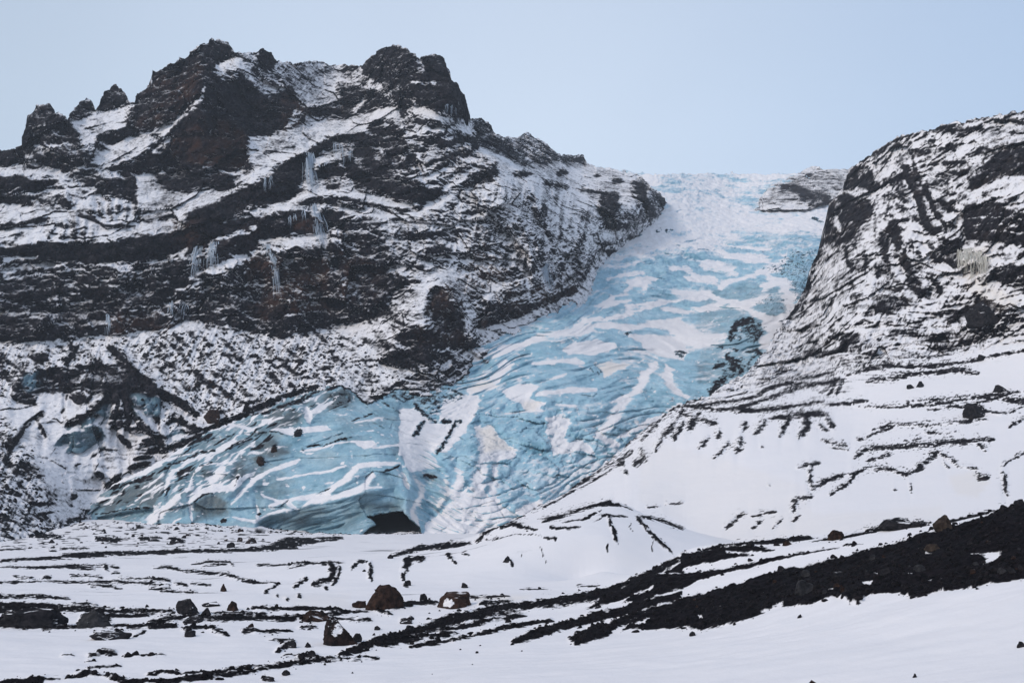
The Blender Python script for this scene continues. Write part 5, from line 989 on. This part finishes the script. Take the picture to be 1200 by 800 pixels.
BL = [
 ('ground',450,714,44,29,B,'large rounded brown boulder, the biggest standing on the snowy plain left of centre'),
 ('ground',421,710,17,8,B,'low dark brown stone touching the left side of the biggest boulder'),
 ('ground',532,712,43,18,M_hollow2,'brown arched boulder with a snow patch in its hollow, right of the biggest boulder'),
 ('ground',497,705,9,9,K,'small black stone between the biggest boulder and the arched brown one'),
 ('ground',397,754,42,29,M_hollow1,'dark boulder with its hollow face filled by snow, in front of the biggest boulder'),
 ('ground',418,749,12,10,K,'small black rock leaning on the right side of the snow filled boulder'),
 ('ground',367,726,34,12,B,'low reddish brown rock in the gravel strip left of the snow filled boulder'),
 ('ground',479,737,9,6,K,'small dark stone on the upper edge of the long gravel streak'),
 ('ground',477,729,15,5,K,'flat dark stone lying on snow below the biggest boulder'),
 ('ground',442,735,7,5,K,'tiny dark stone on snow right of the snow filled boulder'),
 ('ground',366,769,11,5,K,'flat dark stone on snow just above the lowest gravel streak'),
 ('ground',335,790,10,6,K,'dark stone on the near snow below the lowest gravel streak'),
 ('ground',314,798,14,5,K,'flat dark stone at the bottom edge of the picture, left of centre'),
 ('ground',341,757,13,6,K,'elongated dark stone on snow left of the snow filled boulder'),
 ('ground',360,756,8,6,K,'small dark stone close to the left foot of the snow filled boulder'),
 ('ground',457,653,7,5,K,'small black stone on the left end of the low mound crest'),
 ('ground',545,686,8,6,K,'small black stone alone on the front slope of the low mound'),
 ('ground',595,658,9,8,K,'dark stone half way up the front slope of the low mound'),
 ('ground',478,686,8,6,K,'dark stone at the foot of the mound above the biggest boulder'),
 ('ground',218,720,26,16,K,'black angular boulder with flat top, the largest left of the snow filled boulder'),
 ('ground',273,717,13,11,B,'rounded dark brown boulder right of the flat topped black one'),
 ('ground',241,723,12,7,K,'small dark boulder between the flat topped black one and the rounded brown one'),
 ('ground',246,709,22,5,K,'long low dark rock behind the flat topped black boulder'),
 ('ground',262,692,7,9,B,'thin upright brown stone standing alone on the snow'),
 ('ground',225,729,24,8,K,'low dark rock in gravel directly below the flat topped boulder'),
 ('ground',222,745,13,7,K,'dark stone on snow below the gravel strip, left'),
 ('ground',33,735,62,19,K,'wide black rock hump at the left edge of the plain'),
 ('ground',108,735,38,17,GR,'dark grey pointed rock right of the wide black hump'),
 ('ground',127,749,40,8,K,'long flat black rock lying on snow below the dark grey pointed rock'),
 ('ground',982,632,18,11,B,'dark reddish boulder on the crest of the gravel ridge'),
 ('ground',1052,620,32,14,K,'long dark boulder lying along the crest of the gravel ridge on the right'),
 ('ground',1079,616,18,6,K,'low dark rock right of the long dark crest boulder'),
 ('ground',1106,623,20,17,TN,'pale brown boulder standing on the gravel ridge near the right edge'),
 ('ground',943,696,21,15,GR,'pale grey round boulder in the middle of the black gravel'),
 ('ground',946,675,12,7,GR,'smaller grey stone above the pale grey round boulder'),
 ('ground',881,642,9,6,K,'small dark stone on the upper gravel crest, left part'),
 ('ground',924,638,11,6,B,'small reddish stone on the upper gravel crest'),
 ('ground',1094,644,16,7,TN,'brownish flat stone in the gravel below the pale brown boulder'),
 ('ground',1080,667,16,8,GR,'grey flat stone in the lower right gravel'),
 ('ground',1023,656,11,6,GR,'grey stone in the gravel above the small snow patches'),
 ('ground',916,669,9,6,K,'dark stone on the upper edge of the main gravel band'),
 ('ground',983,679,15,8,K,'dark angular stone in the gravel right of the pale grey round boulder'),
 ('ground',938,718,6,4,K,'lone dark stone on the snow just below the gravel band'),
 ('ground',812,741,7,5,K,'lone dark stone on the snow below the left tip of the main gravel band'),
 ('ground',1197,752,9,6,K,'dark stone on the near snow at the right edge'),
 ('ground',1072,790,5,4,K,'tiny dark stone on the near snow at the lower right'),
 ('ground',953,801,15,8,B,'dark reddish stone at the bottom edge of the picture, right of centre'),
 ('ground',1176,595,9,6,K,'dark rock on the skyline of the gravel ridge near the right edge'),
 ('ground',1196,593,11,7,K,'dark rock on the gravel ridge crest touching the right edge'),
 ('hill',1067,454,8,5,K,'small black stone on the snow slope, left one of a pair'),
 ('hill',1079,452,10,7,K,'small black stone on the snow slope, right and larger one of a pair'),
 ('hill',1151,420,12,6,K,'black stone on the thin debris line high on the snow slope'),
 ('hill',1173,458,15,8,K,'black rock high on the snow slope near the right edge'),
 ('hill',1145,488,26,17,K,'black blocky rock on the snow slope with a debris trail beside it'),
 ('hill',1158,376,38,22,K,'big dark rounded rock under the cliffs on the right'),
 ('hill',1052,612,6,4,K,'tiny stone on the lower snow slope above the gravel ridge'),
 ('mountain',246,492,23,16,B,'reddish brown boulder lying in the gully at the foot of the talus'),
 ('mountain',363,457,9,6,K,'black boulder at the foot of the talus above the ice tongue'),
 ('mountain',169,418,8,6,K,'dark boulder beside the white gully under the cliffs'),
 ('mountain',230,436,9,6,K,'dark boulder in the middle of the speckled talus'),
 ('ground',270,641,10,7,K,'dark boulder in front of the ice tongue, left of the larger snowy one'),
 ('ground',294,635,13,8,SN,'snow topped dark boulder in front of the ice tongue'),
 ('ground',202,635,8,5,K,'small dark boulder on the apron below the left part of the ice tongue'),
 ('ground',86,588,9,7,K,'dark blue grey boulder left of the tip of the ice tongue'),
 ('glacier',350,510,11,7,K,'black boulder resting on snow on top of the ice tongue'),
 ('glacier',305,543,10,9,B,'brown boulder frozen into the folds of the ice tongue'),
 ('glacier',321,528,8,6,B,'small brown boulder above the dirty arch of the ice tongue'),
 ('glacier',262,611,8,5,K,'small dark boulder at the foot of the dirty ice arch'),
]
for i, (wh, x, y, w, h, mt, lab) in enumerate(BL):
    big = w > 30
    boulder('boulder' if w > 12 else 'stone', wh, x, y, w, h, mt, lab, 100 + i * 7, cat='boulder' if w > 12 else 'stone', sub=5 if big else 4, cuts=8 if not big else 10, rough=.12)
# small stones that nothing tells apart, by field
def field(n, where, inside, wr, mats, label, group, seed, sub=3):
    r = random.Random(seed); k = 0; tries = 0
    xs_ = [q[0] for q in inside]; ys_ = [q[1] for q in inside]
    msk = raster(); poly(msk, 'P', inside, 1, 1)
    while k < n and tries < n * 30:
        tries += 1
        x = r.uniform(min(xs_), max(xs_)); y = r.uniform(min(ys_), max(ys_))
        if msk[int(y - Y0), int(x - X0)] < .5: continue
        w = wr[0] * (wr[1] / wr[0]) ** (r.random() ** 2.2)
        boulder('stone', where, x, y, w, w * r.uniform(.5, .8), r.choice(mats), label, seed * 31 + k, group, 'stone', sub, 7, .12); k += 1
field(60, 'ground', [(800,706),(940,660),(1060,632),(1200,600),(1200,672),(1060,690),(940,704),(800,730)], (3.0, 10), [K, GR, K, B], 'small stone among the many in the black gravel of the near ridge', 'stones in the black gravel ridge', 3)
field(24, 'ground', [(0,715),(200,716),(420,716),(420,740),(200,738),(0,738)], (2.5, 8), [K, B], 'small dark stone among many along the gravel strip at the left of the plain', 'stones along the gravel strip', 4)
field(40, 'ground', [(20,622),(180,618),(300,614),(320,638),(200,642),(20,642)], (2.5, 7), [K, K, SN], 'small dark stone among many on the snowy apron below the ice tongue', 'stones on the apron below the ice', 5)
field(60, 'mountain', [(200,400),(400,400),(440,430),(380,450),(300,475),(230,480),(190,440)], (2.2, 6), [K, K, B], 'small dark stone among many on the snowy talus under the cliffs', 'stones on the talus', 6, 2)
field(16, 'ground', [(430,716),(600,706),(680,712),(560,742),(430,760)], (2.5, 6), [K], 'small dark stone among several on snow beside the long gravel streak', 'stones beside the long gravel streak', 8)
field(16, 'ground', [(300,735),(400,760),(560,752),(640,760),(520,790),(320,790)], (1.6, 4), [K], 'tiny dark stone among several scattered on the near snow', 'stones scattered on the near snow', 9)

def scatter(name, P_, w_, n, smin, smax, label, seed):
    r = np.random.RandomState(seed); idx = np.flatnonzero(w_.reshape(-1) > .02); pw = w_.reshape(-1)[idx]; pw = pw / pw.sum()
    pick = r.choice(idx, n, p=pw, replace=True); C = P_.reshape(-1, 3)[pick]
    var = [rock_verts(900 + k, 2, 6, .0) for k in range(8)]; nv = len(var[0][0]); Fc = var[0][1]
    sz = smin * (smax / smin) ** (r.rand(n) ** 3); VV = np.stack([v[0] for v in var])[r.randint(0, 8, n)]
    a = r.rand(n) * 6.28; c, s_ = np.cos(a), np.sin(a)
    X = VV[..., 0] * c[:, None] - VV[..., 1] * s_[:, None]; Yv = VV[..., 0] * s_[:, None] + VV[..., 1] * c[:, None]
    V = np.stack([X, Yv, VV[..., 2] * r.uniform(.5, .9, n)[:, None]], -1) * sz[:, None, None] + C[:, None] + (r.rand(n, 1, 3) - .5) * [.3, .3, 0]
    Fa = Fc[None] + (np.arange(n) * nv)[:, None, None]
    return tag(mesh_np(name, V.reshape(-1, 3), Fa.reshape(-1, 3), M_rubble), label, 'rubble', kind='stuff')
vis = (PGr[..., 1] > 34) & (PGr[..., 1] < 230) & (PXGr > -60) & (PXGr < 1260)
gd = np.clip(-samp(G, PXGr, PYGr) - .25, 0, 1) * vis
spill = np.clip(samp(blur(np.clip(-G, 0, 1), 4), PXGr, PYGr) - .08, 0, .25) * vis
scatter('gravel', PGr, (gd + spill * 1.2) * (PGr[..., 1] < 150), 15000, .04, .42, 'loose black gravel covering the streaks on the plain and the near ridge', 11)
visL = (PYL > 390) & (PXL > -40) & (PXL < 470)
scatter('talus_rubble', PL, samp(SPECK, PXL, PYL) * visL, 5000, .25, 1.0, 'dark rubble poking through the snow under the cliffs', 12)

baseG = (PGr[..., 1] > 276) & (PGr[..., 1] < 300) & (PXGr > 90) & (PXGr < 500)
scatter('glacier_debris', PGr, baseG * np.clip(.35 + fbm(PGr, 12, 3, .5, 140) * 2, 0, 1), 900, .12, .8, 'stones and blocks strewn along the foot of the ice tongue', 14)

# frozen waterfalls and icicles hanging on the cliffs
def strands(name, where, paths, width, n, label, seed, rad=.35, mat=None, cat='frozen waterfall', group=None, front=.5):
    r = random.Random(seed); V = []; Fc = []; base = None
    n = int(n * 2.6)
    for k in range(n):
        path = paths[k % len(paths)]; u = r.gauss(0, .36) * width; ph = r.random() * 6
        f0 = r.uniform(0, .45) ** 1.5; f1 = f0 + (1 - f0) * r.uniform(.35, 1.0); K_ = 12; pr = []
        L = [0]
        for i in range(len(path) - 1): L.append(L[-1] + math.dist(path[i], path[i + 1]))
        for j in range(K_):
            q = (f0 + (f1 - f0) * j / (K_ - 1)) * L[-1]
            x = np.interp(q, L, [p[0] for p in path]) + u * (1 + .4 * j / K_) + math.sin(ph + j * .9) * .35; y = np.interp(q, L, [p[1] for p in path])
            pr.append((x, y))
        pts_ = [find(where, x, y) for x, y in (pr[0], pr[K_ // 2], pr[-1])]
        Ys = np.interp(np.arange(K_), [0, K_ // 2, K_ - 1], [p[1] for p in pts_]) - front
        C = np.array([unproj(x, y, Yv) for (x, y), Yv in zip(pr, Ys)])
        if base is None: base = C[0].copy()
        R0 = rad * r.uniform(.15, .75)
        for j in range(K_):
            rr = R0 * (1 - .85 * j / (K_ - 1)) * r.uniform(.75, 1.25)
            for a in range(6): V.append(C[j] - base + np.array([math.cos(a * 1.047) * rr, math.sin(a * 1.047) * rr * .7, 0]))
            if j:
                b0 = len(V) - 12
                for a in range(6): Fc.append((b0 + a, b0 + (a + 1) % 6, b0 + 6 + (a + 1) % 6, b0 + 6 + a))
    o = mesh_np(name, np.array(V), np.array(Fc), mat or M_icicle, smooth=True); o.location = base
    return tag(o, label, cat, group)
FW = 'frozen_waterfall'
strands(FW, 'mountain', [[(233,288),(229,305),(226,328)]], 7, 16, 'pale frozen waterfall on the dark band, left one of the twin falls', 1, .42)
strands(FW, 'mountain', [[(250,283),(248,300),(247,318)]], 7, 14, 'pale frozen waterfall on the dark band, right one of the twin falls', 2, .42)
strands(FW, 'mountain', [[(312,285),(319,300),(323,318),(326,352)]], 6, 16, 'narrow frozen waterfall curving down the brown cliff right of the twin falls', 3, .36)
strands(FW, 'mountain', [[(361,178),(363,205),(366,235)]], 9, 14, 'wispy frozen waterfall high under the snow field, the upper of the tall pair', 4, .36)
strands(FW, 'mountain', [[(368,238),(374,262),(379,292)]], 9, 14, 'wispy frozen waterfall continuing below the tall upper one', 5, .34)
strands(FW, 'mountain', [[(127,367),(126,380),(125,396)]], 3, 6, 'thin blue ribbon of ice at the foot of the cliff on the far left', 6, .36)
strands(FW, 'mountain', [[(202,352),(199,372)],[(216,355),(214,378)]], 5, 10, 'faint frozen trickle on the dark cliff below the twin falls', 7, .3)
strands('icicles', 'mountain', [[(392,166),(393,186)],[(400,168),(402,200)],[(410,175),(411,190)]], 5, 12, 'row of thin icicles under the overhang right of the tall frozen fall', 8, .26, cat='icicles')
strands('icicles', 'mountain', [[(311,208),(311,228)],[(316,206),(317,222)]], 3, 7, 'small icicles under the dark ledge left of the tall frozen fall', 9, .26, cat='icicles')
strands('icicles', 'mountain', [[(524,122),(524,136)],[(529,123),(529,139)],[(534,126),(535,137)]], 2, 9, 'white icicles at the foot of the dark tower on the summit', 10, .3, cat='icicles')
strands(FW, 'mountain', [[(638,308),(642,325),(647,342)]], 6, 10, 'white frozen fall on the cliff at the edge of the glacier', 13, .42)
strands('icicles', 'mountain', [[(345,250),(346,262)],[(356,246),(357,262)],[(340,252),(340,268)]], 4, 8, 'short icicles over the brown hollow in the middle of the cliffs', 14, .26, cat='icicles')
M_curtain = M_icicle.copy(); M_curtain.name = 'cream_ice'
for nn in M_curtain.node_tree.nodes:
    if nn.type == 'MIX': nn.inputs[6].default_value = (.66, .62, .55, 1); nn.inputs[7].default_value = (.40, .38, .32, 1)
strands(FW, 'hill', [[(1124,292),(1124,318)],[(1131,290),(1132,325)],[(1139,290),(1141,330)],[(1147,294),(1149,332)],[(1155,300),(1156,330)]], 5, 40, 'cream coloured curtain of ice hanging from the dark ledge on the right cliff', 15, .36, mat=M_curtain, front=.35)

# ------------------------------------------------------------------ air between the camera and the far ice
def haze(dens):
    x0, x1, y0, y1, z0, z1 = -1500, 1500, -420, 1500, -12, 560
    v = np.array([(x, y, z) for z in (z0, z1) for y in (y0, y1) for x in (x0, x1)], float)
    f = np.array([(0, 2, 3, 1), (4, 5, 7, 6), (0, 1, 5, 4), (2, 6, 7, 3), (0, 4, 6, 2), (1, 3, 7, 5)])
    m = bpy.data.materials.new('thin_air'); t = nodes_of(m)
    o = t.nodes.new('ShaderNodeOutputMaterial'); pv = t.nodes.new('ShaderNodeVolumePrincipled')
    pv.inputs['Color'].default_value = (.80, .88, .97, 1); pv.inputs['Density'].default_value = dens; pv.inputs['Anisotropy'].default_value = 0.0
    t.links.new(pv.outputs[0], o.inputs['Volume'])
    h = mesh_np('haze', v, f, m); h['kind'] = 'stuff'
    h['label'] = 'thin cold haze that pales the far ice and ridges'; h['category'] = 'haze'
if HAZE: haze(HAZE)
print('all', round(time.time() - T0, 1), 's', flush=True)
